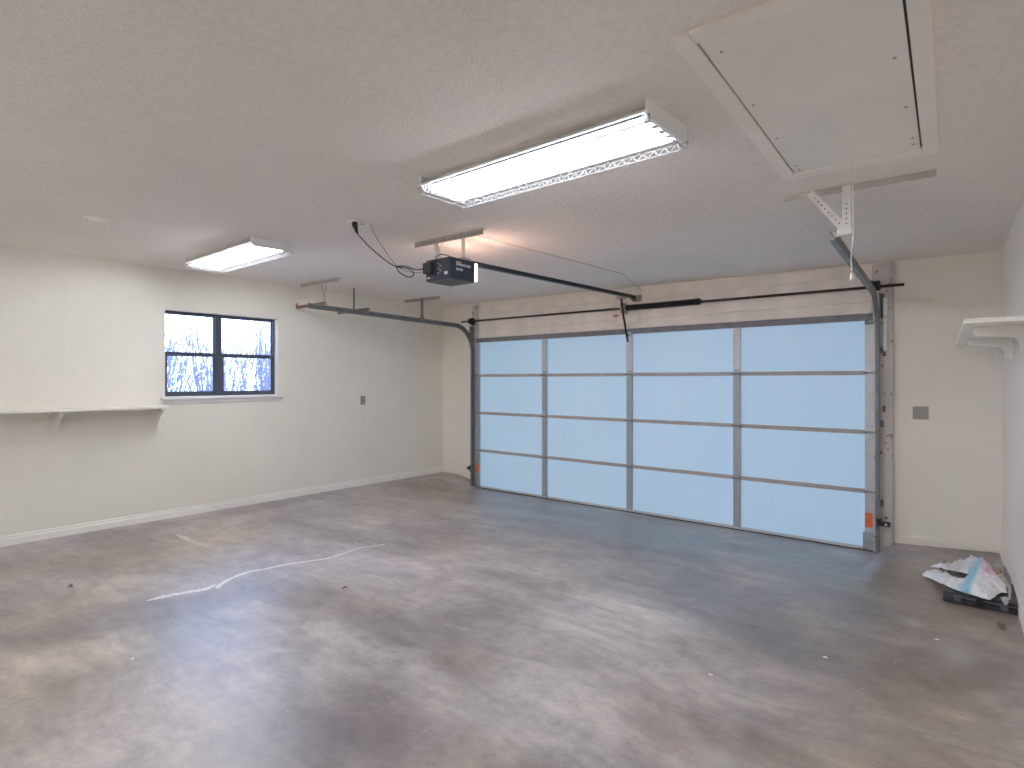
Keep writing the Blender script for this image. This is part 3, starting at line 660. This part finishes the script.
# ------------------------------------------------------------------ fluorescent fixtures
def make_fixture(cx, cy, label):
    z = zc(cx) - 0.003
    t = empty('fluorescent_fixture', (cx, cy, z), label, 'ceiling light', 'caged fluorescent ceiling lights')
    L, Wd = 1.325, 0.325; x0, x1 = cx-L/2, cx+L/2; hw = Wd/2
    # housing: shallow hipped pan hugging the ceiling
    m = MB()
    prof = [(-hw*0.62, 0.0), (hw*0.62, 0.0), (hw, -0.040), (hw, -0.048), (hw-0.01, -0.048), (hw*0.60, -0.010), (-hw*0.60, -0.010), (-hw+0.01, -0.048), (-hw, -0.048), (-hw, -0.040)]
    A = [m.bm.verts.new((x0+0.012, cy+p, zc(x0)+q)) for p, q in prof]; B = [m.bm.verts.new((x1-0.012, cy+p, zc(x1)+q)) for p, q in prof]
    n = len(prof); m.bm.faces.new(A); m.bm.faces.new(B[::-1])
    for i in range(n): m.bm.faces.new([A[i], A[(i+1) % n], B[(i+1) % n], B[i]])
    m.build('housing', 'white', t)
    # folded reflector
    m = MB(); k = 5; pts = []
    for i in range(k):
        c = cy + (i-(k-1)/2)*0.059
        pts += [(c-0.0295, -0.046), (c-0.010, -0.024), (c+0.010, -0.024)]
    pts.append((cy+0.1475, -0.046))
    A = [m.bm.verts.new((x0+0.03, p, zc(x0)+q)) for p, q in pts]; B = [m.bm.verts.new((x1-0.03, p, zc(x1)+q)) for p, q in pts]
    for i in range(len(pts)-1): m.bm.faces.new([A[i], A[i+1], B[i+1], B[i]])
    m.build('reflector', 'reflector', t)
    for x, s in ((x0, 1), (x1, -1)):
        m = MB(); zz = zc(x)
        m.prism([(x, cy-hw-0.004, zz), (x, cy-hw-0.004, zz-0.045), (x, cy-hw+0.02, zz-0.072), (x, cy+hw-0.02, zz-0.072), (x, cy+hw+0.004, zz-0.045), (x, cy+hw+0.004, zz)], (s*0.014, 0, 0))
        m.build('end_cap', 'white', t)
        for i in range(5):
            c = cy + (i-2)*0.059
            MB().box((x+s*0.0145, c-0.014, zz-0.068), (x+s*0.040, c+0.014, zz-0.036)).build('lamp_holder', 'galvbright', t)
    for i in range(5):
        c = cy + (i-2)*0.059
        MB().tube([(x0+0.041, c, zc(x0)-0.053), (x1-0.041, c, zc(x1)-0.053)], 0.0085, 10).build('fluorescent_lamp', 'tube', t)
    # wire guard
    m = MB(); zb = -0.095
    for p, q in ((-hw-0.006, -0.062), (-hw+0.012, zb), (-0.055, zb), (0.055, zb), (hw-0.012, zb), (hw+0.006, -0.062)):
        m.tube([(x0-0.006, cy+p, zc(x0)+q), (x1+0.006, cy+p, zc(x1)+q)], 0.0017, 4)
    nz = 26
    for i in range(nz+1):
        x = x0-0.006 + (L+0.012)*i/nz; z_ = zc(x)
        xn = x + (L/nz)*0.5
        m.tube([(x, cy-hw-0.006, z_-0.062), (min(xn, x1), cy-hw+0.012, z_+zb), (min(xn, x1), cy+hw-0.012, z_+zb), (x, cy+hw+0.006, z_-0.062)], 0.0015, 4)
        if i < nz:
            x2 = x + L/nz
            m.tube([(xn, cy-hw+0.012, z_+zb), (x2, cy-hw-0.006, z_-0.062)], 0.0015, 4); m.tube([(xn, cy+hw-0.012, z_+zb), (x2, cy+hw+0.006, z_-0.062)], 0.0015, 4)
    m.build('wire_guard', 'wire', t)
    return t
fxA = make_fixture(3.992, -3.845, 'nearer and larger caged fluorescent light on the ceiling beside the attic hatch')
fxA.rotation_euler = (0, 0, R(-2.0))
fxB = copy_tree(fxA); fxB.location = (0.665, -3.715, zc(0.665))
fxB['label'] = 'farther caged fluorescent light on the ceiling near the left wall, above the window'
fxFill = copy_tree(fxA); fxFill.location = (2.4, -6.45, zc(2.4))  # out-of-view copy added as fill light for the room
fxFill['label'] = 'added caged fluorescent fill light on the ceiling at the near end of the garage, out of view'

# round ceiling cover plate
rc = empty('ceiling_cover_plate', (0.955, -4.79, zc(0.955)), 'small round ivory blank cover plate on the ceiling left of the far light', 'cover plate')
m = MB(); m.tube([(0.955, -4.79, zc(0.955)+0.002), (0.955, -4.79, zc(0.955)-0.003), (0.955, -4.79, zc(0.955)-0.009)], [0.072, 0.072, 0.064], 32); m.build('disc', 'cover', rc)
for s in (-1, 1):
    m = MB(); m.tube([(0.955+s*0.012, -4.79+s*0.045, zc(0.955)-0.0091), (0.955+s*0.012, -4.79+s*0.045, zc(0.955)-0.012)], 0.006, 8); m.build('screw', 'plate', rc)

# ------------------------------------------------------------------ window
wn = empty('window_1', (XL-0.09, (WY0+WY1)/2, WZ0), 'pair of dark-framed sash windows in the left wall', 'window', kind='structure')
fx0, fx1 = XL-0.125, XL-0.075
def ring(m, y0, y1, z0, z1, w, xa, xb, bw=None):
    bw = bw or w
    m.box((xa, y0, z0), (xb, y0+w, z1)); m.box((xa, y1-w, z0), (xb, y1, z1)); m.box((xa, y0+w, z1-w), (xb, y1-w, z1)); m.box((xa, y0+w, z0), (xb, y1-w, z0+bw))
m = MB(); ring(m, WY0, WY1, WZ0, WZ1, 0.022, fx0, fx1); ym = -3.235; m.box((fx0, ym-0.032, WZ0+0.022), (fx1, ym+0.032, WZ1-0.022))
m.build('window_frame', 'frame', wn)
for y0, y1 in ((WY0+0.022, ym-0.032), (ym+0.032, WY1-0.022)):
    zmid = 1.800
    m = MB(); ring(m, y0, y1, WZ0+0.022, zmid+0.025, 0.026, fx1-0.022, fx1-0.002, 0.034); lo = m.build('lower_sash', 'frame', wn)
    MB().box((fx1-0.013, y0+0.024, WZ0+0.052), (fx1-0.010, y1-0.024, zmid+0.001)).build('pane', 'glass', lo)
    m = MB(); ring(m, y0, y1, zmid-0.018, WZ1-0.022, 0.012, fx0+0.004, fx1-0.026, 0.030); up = m.build('upper_sash', 'frame', wn)
    MB().box((fx0+0.010, y0+0.010, zmid+0.010), (fx0+0.013, y1-0.010, WZ1-0.032)).build('pane', 'glass', up)
m = MB(); m.box((XL-0.075, WY0, WZ0-0.001), (XL-0.0, WY1, WZ0+0.006)); m.box((XL+0.0005, -3.825, 1.340), (XL+0.045, -2.555, 1.364)); m.box((XL+0.0005, -3.80, 1.30), (XL+0.014, -2.58, 1.3395))
m.build('window_sill', 'white', wn, bevel=0.003)

# outlet on left wall
ol = empty('wall_outlet', (XL, -1.425, 1.27), 'small brown outlet plate on the left wall right of the window', 'outlet')
MB().box((XL+0.0003, -1.459, 1.213), (XL+0.007, -1.390, 1.326)).build('cover_plate', 'outletplate', ol, bevel=0.002)
for z in (1.245, 1.294): MB().box((XL+0.0072, -1.441, z-0.014), (XL+0.009, -1.408, z+0.014)).build('socket', 'outletface', ol, bevel=0.003)
sp = empty('wall_plate', (5.19, YB, 1.255), 'square grey metal plate on the wall right of the garage door', 'wall plate')
MB().box((5.140, YB-0.007, 1.198), (5.252, YB-0.0003, 1.308)).build('plate', 'plate', sp, bevel=0.003)
for x, z in ((5.155, 1.253), (5.237, 1.253)):
    MB().tube([(x, YB-0.0071, z), (x, YB-0.009, z)], 0.004, 8).build('screw', 'gap', sp)

# ------------------------------------------------------------------ wooden shelves
def corbel(y, xw, s, zt, depth, h, t=0.022):
    """scrolled wooden bracket; s=+1 sticks out to +x"""
    m = MB(); pts = [(0, 0), (depth, 0), (depth, -0.022)]
    for k in range(9):
        u = k/8; pts.append((depth*(0.93-0.80*u), -0.026 - (h-0.03)*(u**1.8)*0.96 - 0.004*math.sin(math.pi*u*2)))
    pts += [(depth*0.10, -h), (0, -h)]
    m.prism([(xw+s*p, y-t/2, zt+q) for p, q in pts], (0, t, 0))
    return m
sl = empty('wall_shelf', (XL, -4.8, 1.265), 'long cream shelf on the left wall beside the window', 'shelf')
MB().box((XL+0.0005, -5.9, 1.265), (XL+0.285, -3.845, 1.288)).build('shelf_board', 'shelf', sl, bevel=0.003)
MB().box((XL+0.0005, -5.9, 1.222), (XL+0.020, -3.87, 1.2645)).build('cleat', 'wall', sl)
for y in (-3.885, -4.665, -5.5):
    corbel(y, XL+0.0205, 1, 1.2645, 0.235, 0.180, 0.034).build('bracket', 'shelf', sl)
    MB().box((XL+0.0005, y-0.035, 1.09), (XL+0.020, y+0.035, 1.2215)).build('backplate', 'wall', sl)
sr = empty('wall_shelf', (5.8, -1.4, 1.80), 'white shelf with scrolled wooden brackets high on the right wall', 'shelf')
xa = lambda y: 5.540 - 0.0423*(y+2.57)
m = MB(); m.prism([(xa(-2.57), -2.57, 1.80), (xr(-2.57)-0.0005, -2.57, 1.80), (xr(-.2)-0.0005, -0.20, 1.80), (xa(-.2), -0.20, 1.80)], (0, 0, 0.021)); m.build('shelf_board', 'shelf', sr, bevel=0.002)
m = MB(); m.prism([(xr(-2.5)-0.020, -2.5, 1.755), (xr(-2.5)-0.0005, -2.5, 1.755), (xr(-.25)-0.0005, -0.25, 1.755), (xr(-.25)-0.020, -0.25, 1.755)], (0, 0, 0.0445)); m.build('cleat', 'shelf', sr)
def corbel2(y):
    xw = xr(y)-0.021; m = MB(); zt = 1.7995; d = 0.215
    pts = [(0, 0), (d, 0)] + [(d - 0.004 + 0.012*math.sin(math.pi*k/6) , -0.045*k/6) for k in range(1, 7)]
    pts += [(0.10, -0.052), (0.06, -0.060), (0.045, -0.080), (0.040, -0.13), (0, -0.135)]
    m.prism([(xw-p, y-0.02, zt+q) for p, q in pts], (0, 0.04, 0)); return m
for y in (-2.28, -1.28, -0.40): corbel2(y).build('bracket', 'shelf', sr, bevel=0.004)

# ------------------------------------------------------------------ case and bags in the right corner
cs = empty('tool_case', (5.59, -1.31, 0.15), 'flat dark charcoal plastic case lying on the floor by right wall, under the bags', 'case')
MB().box((5.415, -1.520, 0.1505), (5.768, -1.08, 0.181)).build('case_base', 'case', cs, bevel=0.006)
MB().box((5.415, -1.516, 0.187), (5.768, -1.08, 0.216)).build('case_lid', 'case', cs, bevel=0.008)
MB().box((5.420, -1.512, 0.1815), (5.764, -1.084, 0.1865)).build('seam', 'black', cs)
m = MB(); m.box((5.425, -1.5225, 0.1905), (5.760, -1.5165, 0.200)); m.build('lid_rib', 'caselip', cs)
for x in (5.47, 5.575, 5.69):
    MB().box((x, -1.529, 0.168), (x+0.034, -1.5205, 0.206)).build('latch', 'caselip' if x != 5.575 else 'black', cs, bevel=0.002)
m = MB(); m.tube([(5.55, -1.523, 0.170), (5.55, -1.540, 0.170), (5.62, -1.540, 0.170), (5.62, -1.523, 0.170)], 0.005, 6); m.build('handle', 'black', cs)

def pip(x, y, poly):
    ins = False; j = len(poly)-1
    for i in range(len(poly)):
        xi, yi, xj, yj = poly[i][0], poly[i][1], poly[j][0], poly[j][1]
        if (yi > y) != (yj > y) and x < (xj-xi)*(y-yi)/(yj-yi)+xi: ins = not ins
        j = i
    return ins
def dseg(p, a, b):
    ab = b-a; t = max(0, min(1, (p-a).dot(ab)/max(ab.length_squared, 1e-9))); return (p-(a+ab*t)).length
def crumple(name, mat, outline, colfn, crown, crease, label, cat, seed, floor_z, thick=0.0012, step=0.0085):
    """crumpled sheet over a 2D outline of (x, y, z at the rim)"""
    P2 = [Vector((p[0], p[1])) for p in outline]
    bm = bmesh.new()
    # densify the rim
    rim = []
    n = len(outline)
    for i in range(n):
        a, b = Vector(outline[i]), Vector(outline[(i+1) % n]); k = max(1, int((b-a).length/step))
        for q in range(k):
            p = a.lerp(b, q/k); j = noise.noise(Vector((p.x*40, p.y*40, seed)))*0.004; rim.append(Vector((p.x+j, p.y-j, p.z)))
    pts = [Vector((r.x, r.y)) for r in rim]
    x0 = min(p.x for p in P2); x1 = max(p.x for p in P2); y0 = min(p.y for p in P2); y1 = max(p.y for p in P2)
    y = y0; row = 0; nb = len(pts)
    poly = [(p.x, p.y) for p in pts]
    while y < y1:
        x = x0 + (step/2 if row % 2 else 0)
        while x < x1:
            if pip(x, y, poly):
                d = min((Vector((x, y))-q).length for q in pts)
                if d > step*0.55: pts.append(Vector((x, y)))
            x += step
        y += step*0.87; row += 1
    from mathutils.geometry import delaunay_2d_cdt
    vs, es, fs, *_ = delaunay_2d_cdt(pts, [(i, (i+1) % nb) for i in range(nb)], [], 1, 1e-6)
    P3 = []
    for v in vs:
        d = min(dseg(v, Vector((rim[i].x, rim[i].y)), Vector((rim[(i+1) % nb].x, rim[(i+1) % nb].y))) for i in range(nb)) if True else 0
        ws = 0; zs = 0
        for r in rim[::3]:
            w_ = 1/((v.x-r.x)**2+(v.y-r.y)**2+1e-5)**1.2; ws += w_; zs += w_*r.z
        z = zs/ws
        q = Vector((v.x*1.0, v.y*0.55, seed))
        rg = (1-abs(noise.noise(q*13)))**2 + 0.6*(1-abs(noise.noise(q*27+Vector((3, 1, 2)))))**2 + 0.3*(1-abs(noise.noise(q*60)))
        h = crown(v.x, v.y)*sm(d/0.07) + crease*(rg-0.9)*sm(d/0.025)
        P3.append(Vector((v.x, v.y, max(z + h, floor_z(v.x, v.y)+0.003))))
    vv = [bm.verts.new(p) for p in P3]
    for f in fs:
        c = sum((vs[i] for i in f), Vector((0, 0)))/len(f)
        if pip(c.x, c.y, poly):
            try: bm.faces.new([vv[i] for i in f])
            except ValueError: pass
    for v in [v for v in bm.verts if not v.link_faces]: bm.verts.remove(v)
    bmesh.ops.recalc_face_normals(bm, faces=bm.faces[:])
    org = Vector(((x0+x1)/2, (y0+y1)/2, 0.15))
    lay = bm.loops.layers.float_color.new('Col')
    for f in bm.faces:
        f.smooth = True
        for l in f.loops: l[lay] = (*colfn(l.vert.co.x, l.vert.co.y), 1)
    bmesh.ops.translate(bm, verts=bm.verts[:], vec=-org)
    me = bpy.data.meshes.new(name); bm.to_mesh(me); bm.free(); me.materials.append(M[mat])
    o = bpy.data.objects.new(name, me); COL.objects.link(o); o.location = org
    so = o.modifiers.new('film', 'SOLIDIFY'); so.thickness = thick
    setp(o, label, cat); ORG[o] = org
    return o
incase = lambda x, y: 5.405 < x < 5.775 and -1.535 < y < -1.065
fz = lambda x, y: 0.2165 if incase(x, y) else 0.1515
OA = [(5.275,-1.016,.156),(5.294,-0.951,.165),(5.332,-0.883,.17),(5.373,-0.889,.175),(5.406,-1.065,.19),(5.451,-1.161,.21),(5.484,-1.21,.225),(5.516,-1.209,.235),(5.541,-1.124,.245),(5.502,-1.068,.235),
      (5.451,-0.984,.215),(5.397,-0.905,.195),(5.346,-0.808,.17),(5.311,-0.772,.158),(5.336,-0.739,.17),(5.365,-0.718,.18),(5.403,-0.758,.19),(5.420,-0.745,.185),(5.430,-0.68,.18),(5.446,-0.60,.18),
      (5.477,-0.53,.18),(5.526,-0.48,.18),(5.574,-0.50,.185),(5.621,-0.57,.195),(5.652,-0.66,.205),(5.657,-0.85,.22),(5.669,-1.0,.23),(5.698,-1.083,.235),(5.721,-1.197,.235),(5.723,-1.358,.23),(5.695,-1.377,.232),
      (5.668,-1.468,.23),(5.639,-1.563,.228),(5.608,-1.556,.228),(5.58,-1.537,.228),(5.546,-1.518,.228),(5.512,-1.507,.228),(5.466,-1.463,.225),(5.417,-1.382,.215),(5.361,-1.231,.19),(5.315,-1.098,.165),(5.286,-1.056,.156)]
def lerp3(a, b, t): return tuple(a[i]+(b[i]-a[i])*t for i in range(3))
def bagcol(x, y):
    base = (0.95, 0.95, 0.99)
    if x < 5.46 and y < -1.0: base = (0.93, 0.93, 1.0)
    # pale blue band from the near edge to the back
    px = 5.512 + (y+1.62)*0.088
    d = (x-px)/0.030 + 0.25*noise.noise(Vector((x*30, y*12, 1)))
    c = lerp3((0.22, 0.58, 0.78), base, sm(abs(d)-0.45))
    if y < -1.4 and x < px: c = lerp3(c, (0.50, 0.70, 0.82), 0.5*sm((px-x)/0.02)*sm((0.11-(px-x))/0.05))
    px2 = 5.632 - (y+0.95)*0.06
    d2 = (x-px2)/0.032 + 0.3*noise.noise(Vector((x*25, y*10, 5)))
    if y > -1.40: c = lerp3((0.84, 0.48, 0.66), c, max(sm(abs(d2)-0.4), 1-sm((y+1.40)/0.35)))
    if y > -1.02 and x < px-0.01 and x > 5.40: c = lerp3(c, (0.66, 0.67, 0.70), 0.7)
    return c
crumple('plastic_bag', 'bag', OA, bagcol, lambda x, y: 0.045*sm((x-5.49)/0.09) + 0.002, 0.032, 'crumpled white plastic bag with pale blue and pink bands, lying on the dark case', 'bag', 2.3, fz)
OB = [(5.660,-0.640,.20),(5.700,-0.53,.19),(5.735,-0.56,.19),(5.742,-0.74,.20),(5.748,-0.93,.21),(5.750,-1.06,.215),(5.748,-1.20,.225),(5.746,-1.33,.228),(5.738,-1.44,.225),(5.714,-1.585,.220),(5.700,-1.55,.222),(5.690,-1.462,.228),
      (5.728,-1.44,.228),(5.727,-1.27,.228),(5.706,-1.14,.235),(5.678,-1.06,.235),(5.662,-0.95,.235),(5.660,-0.75,.23)]
def bcol(x, y):
    c = (0.40, 0.38, 0.36)
    if 5.66 < x < 5.70 and -1.02 < y < -0.84: c = (0.42, 0.26, 0.10)
    if abs(x-5.712) < 0.014 and -0.99 < y < -0.84:
        c = (0.02, 0.02, 0.02)
        if abs(x-5.712) < 0.007 and -0.95 < y < -0.88: c = (0.75, 0.75, 0.75)
    if x > 5.70 and y < -1.45: c = (0.52, 0.49, 0.48)
    return c
crumple('plastic_bag', 'bag2', OB, bcol, lambda x, y: 0.045, 0.014, 'grey translucent bag with a black mark, wedged between the white bag and right wall', 'bag', 7.7, fz)
OC = [(5.350,-0.66,.157),(5.385,-0.59,.165),(5.425,-0.60,.17),(5.438,-0.70,.175),(5.425,-0.80,.17),(5.385,-0.78,.16)]
crumple('paper_scrap', 'bag2', OC, lambda x, y: (0.22, 0.15, 0.10) if x < 5.40 else (0.60, 0.50, 0.36), lambda x, y: 0.02, 0.02, 'brown crumpled scrap peeping out behind the white bag', 'scrap', 4.1, lambda x, y: 0.1515, step=0.007)
m = MB(); m.tube(smooth_path([(5.372, -0.985, 0.205), (5.385, -1.00, 0.212), (5.400, -1.03, 0.212)], 4), [0.004]+[0.011]*7+[0.004], 7); setp(m.build('reddish_scrap', 'rust'), 'small reddish brown scrap caught between the handles of the white bag', 'scrap')

# ------------------------------------------------------------------ marks and litter on the floor
def puddle(pts, widths, name, mat, label, cat, seed, z=0.0012):
    bm = bmesh.new(); P = smooth_path([(x, y, 0) for x, y in pts], 22); n = len(P); L_, R_ = [], []
    for i, p in enumerate(P):
        d = (P[min(i+1, n-1)]-P[max(i-1, 0)]).normalized(); nr = Vector((-d.y, d.x, 0))
        u = i/(n-1)*(len(widths)-1); k = min(int(u), len(widths)-2); w_ = widths[k]+(widths[k+1]-widths[k])*(u-k)
        wl = w_*(1+0.8*noise.noise(Vector((p.x*75, p.y*75, seed)))); wr = w_*(1+0.8*noise.noise(Vector((p.x*75, p.y*75, seed+9))))
        a, b = p+nr*wl, p-nr*wr
        L_.append(bm.verts.new((a.x, a.y, zf(a.x, a.y)+z))); R_.append(bm.verts.new((b.x, b.y, zf(b.x, b.y)+z)))
    for i in range(n-1): bm.faces.new([L_[i], R_[i], R_[i+1], L_[i+1]])
    m = MB(); m.bm.free(); m.bm = bm; return setp(m.build(name, mat), label, cat)
puddle([(1.685, -4.31), (1.62, -4.25), (1.56, -4.16), (1.52, -4.02), (1.55, -3.90), (1.575, -3.75), (1.625, -3.62), (1.68, -3.48), (1.664, -3.31), (1.642, -3.15), (1.69, -3.03), (1.719, -2.96)],
       [0.008, 0.020, 0.016, 0.020, 0.014, 0.018, 0.012, 0.014, 0.010, 0.008, 0.009, 0.012], 'paint_streak', 'spill', 'long wavy streak of dried white paint across the floor', 'paint streak', 1)
puddle([(1.56, -4.68), (1.57, -4.58), (1.60, -4.47), (1.63, -4.36), (1.60, -4.28)], [0.006, 0.030, 0.022, 0.028, 0.006], 'paint_smear', 'spill', 'blotchy smear of white paint at the near end of the streak', 'paint smear', 5)
puddle([(0.03, -3.95), (0.2, -3.945), (0.34, -3.955), (0.48, -3.94), (0.64, -3.92)], [0.004, 0.03, 0.008, 0.012, 0.003], 'scuff_mark', 'palescuff', 'faint white scuff on the floor below the window', 'scuff mark', 8)
for (x, y, s_, nm, lab) in [(0.892, -4.919, 0.035, 'dead_leaf', 'curled dark dead leaf on the floor at far left'),
                       (2.344, -3.772, 0.028, 'dead_leaf', 'tiny dark leaf bit near the middle of the floor'),
                       (1.50, -3.05, 0.02, 'dead_leaf', 'brown speck of leaf near the far end of the paint streak'),
                       (5.690, -1.78, 0.05, 'dead_leaf', 'thin brown leaf on the floor in front of the dark case'),
                       (-0.24, -0.12, 0.03, 'dead_leaf', 'reddish leaf in the far left corner by the door track'),
                       (5.16, -3.95, 0.03, 'dead_leaf', 'brown leaf bit at the bottom edge of the photo')]:
    m = MB(); rr = random.Random(int(x*100)); a = rr.uniform(0, 3); z0 = zf(x, y)+0.002
    P = []
    for k in range(7):
        u = k/6; P.append((x+math.cos(a)*s_*(u-.5)*1.6, y+math.sin(a)*s_*(u-.5)*1.6, z0+0.35*s_*math.sin(math.pi*u)*abs(math.sin(3*u))))
    A = []; B = []
    dx, dy = -math.sin(a), math.cos(a)
    for k, p in enumerate(P):
        w_ = s_*0.42*math.sin(math.pi*(k+0.4)/6.8)*(0.7+0.5*rr.random())
        A.append(m.bm.verts.new((p[0]+dx*w_, p[1]+dy*w_, p[2]+0.3*w_))); B.append(m.bm.verts.new((p[0]-dx*w_, p[1]-dy*w_, p[2])))
    for k in range(6): m.bm.faces.new([A[k], A[k+1], B[k+1], B[k]])
    setp(m.build(nm, 'leaf'), lab, 'leaf')
for (x, y, s_, lab) in [(5.00, -2.80, 0.012, 'white paint chip on the bare floor left of the attic pull cord, centre right'),
                   (4.62, -3.33, 0.010, 'white chip on the floor right of centre'),
                   (5.42, -2.20, 0.012, 'pale chip on the scuffed patch near the case'),
                   (2.35, -5.0, 0.008, 'tiny white chip on the near left floor')]:
    m = MB(); m.prism([(x-s_, y-s_*0.5, zf(x, y)+0.001), (x+s_*0.6, y-s_*0.8, zf(x, y)+0.001), (x+s_, y+s_*0.4, zf(x, y)+0.001), (x-s_*0.3, y+s_*0.7, zf(x, y)+0.001)], (0, 0, 0.002)); setp(m.build('paint_chip', 'white'), lab, 'paint chip')

# ------------------------------------------------------------------ outdoors
m = MB(); m.box((-30, -22, -0.35), (XL-0.14, 22, -0.30)); setp(m.build('ground_outside', 'lawn'), kind='structure')
m = MB(); m.box((XL-0.13, 0.25, -0.35), (14, 16, -0.14)); setp(m.build('ground_driveway', 'drive'), kind='structure')
def shrub(x, y, h, n, seed, label):
    rr = random.Random(seed); m = MB()
    for k in range(n):
        a = rr.uniform(0, 6.28); r0 = rr.uniform(0, 0.20); lean = rr.uniform(0.02, 0.30); hh = h*rr.uniform(0.65, 1.0)
        bx, by = x+r0*math.cos(a), y+r0*math.sin(a); P = []; cur = rr.uniform(-.3, .3)
        for q in range(7):
            u = q/6; rad = lean*hh*(u**1.2)*0.85
            P.append(Vector((bx+rad*math.cos(a+cur*u)+rr.uniform(-.02, .02), by+rad*math.sin(a+cur*u)+rr.uniform(-.02, .02), -0.32+hh*u)))
        m.tube(P, [0.017*(1-0.8*q/6) for q in range(7)], 4, cap=False)
        for t in range(7):
            q = rr.randint(2, 5); p = P[q]; ang = rr.uniform(0, 6.28); l = rr.uniform(0.3, 0.7)
            e = p + Vector((math.cos(ang)*l*0.35, math.sin(ang)*l*0.35, l)); mid = p.lerp(e, .5)+Vector((math.cos(ang)*.04, math.sin(ang)*.04, 0))
            m.tube([p, mid, e], [0.008, 0.006, 0.003], 3, cap=False)
    setp(m.build('bare_shrub', 'branch'), label, 'shrub', 'bare winter shrubs outside the window')
k = 0
for i in range(12):
    shrub(-4.2 - 1.5*(i % 2), -3.7 + i*0.5, 2.95 + 0.25*math.sin(i*2.1) + 0.35*(i % 2), 26, 100+i, 'bare winter shrub with thin upright branches seen through the window')

# ------------------------------------------------------------------ light, world, camera
w = bpy.data.worlds.new('overcast'); scene.world = w; w.use_nodes = True
nt = w.node_tree; nt.nodes.clear()
ow = nt.nodes.new('ShaderNodeOutputWorld'); bg = nt.nodes.new('ShaderNodeBackground')
tc = nt.nodes.new('ShaderNodeTexCoord'); sx = nt.nodes.new('ShaderNodeSeparateXYZ'); nt.links.new(tc.outputs['Generated'], sx.inputs[0])
rp = ramp(nt, [(0.45, (0.42, 0.55, 1.0)), (0.60, (0.42, 0.57, 1.0)), (0.9, (0.38, 0.54, 1.0))])
ma = N(nt, 'ShaderNodeMath', operation='MULTIPLY_ADD'); nt.links.new(sx.outputs['Z'], ma.inputs[0]); ma.inputs[1].default_value = 0.5; ma.inputs[2].default_value = 0.5
nt.links.new(ma.outputs[0], rp.inputs[0]); nt.links.new(rp.outputs[0], bg.inputs[0]); bg.inputs[1].default_value = 11.0
nt.links.new(bg.outputs[0], ow.inputs[0])

def area(name, loc, rot, sx_, sy_, e, col):
    l = bpy.data.lights.new(name, 'AREA'); l.shape = 'RECTANGLE'; l.size = sx_; l.size_y = sy_; l.energy = e; l.color = col
    o = bpy.data.objects.new(name, l); COL.objects.link(o); o.location = loc; o.rotation_euler = rot; return o
# lamp bulb inside the opener lens lights the ceiling warmly
l = bpy.data.lights.new('opener_bulb', 'POINT'); l.energy = 6.5; l.color = (1.0, 0.58, 0.44); l.shadow_soft_size = 0.03
o = bpy.data.objects.new('opener_bulb', l); COL.objects.link(o); o.location = (2.53, oy1+0.04, 2.37)

cam = bpy.data.cameras.new('camera'); co = bpy.data.objects.new('camera', cam); COL.objects.link(co)
co.location = (5.6071, -5.9966, 1.5328); co.rotation_euler = (R(90), 0, 0.688353)
cam.sensor_width = 36; cam.sensor_fit = 'HORIZONTAL'; cam.lens = 572.193/1024*36; cam.shift_y = -3.72/1024; cam.clip_start = 0.02
scene.camera = co
scene.view_settings.view_transform = 'Standard'; scene.view_settings.look = 'None'
scene.view_settings.exposure = 0.09; scene.view_settings.gamma = 1.35
scene.cycles.max_bounces = 10; scene.cycles.diffuse_bounces = 7
scene.cycles.sample_clamp_indirect = 0
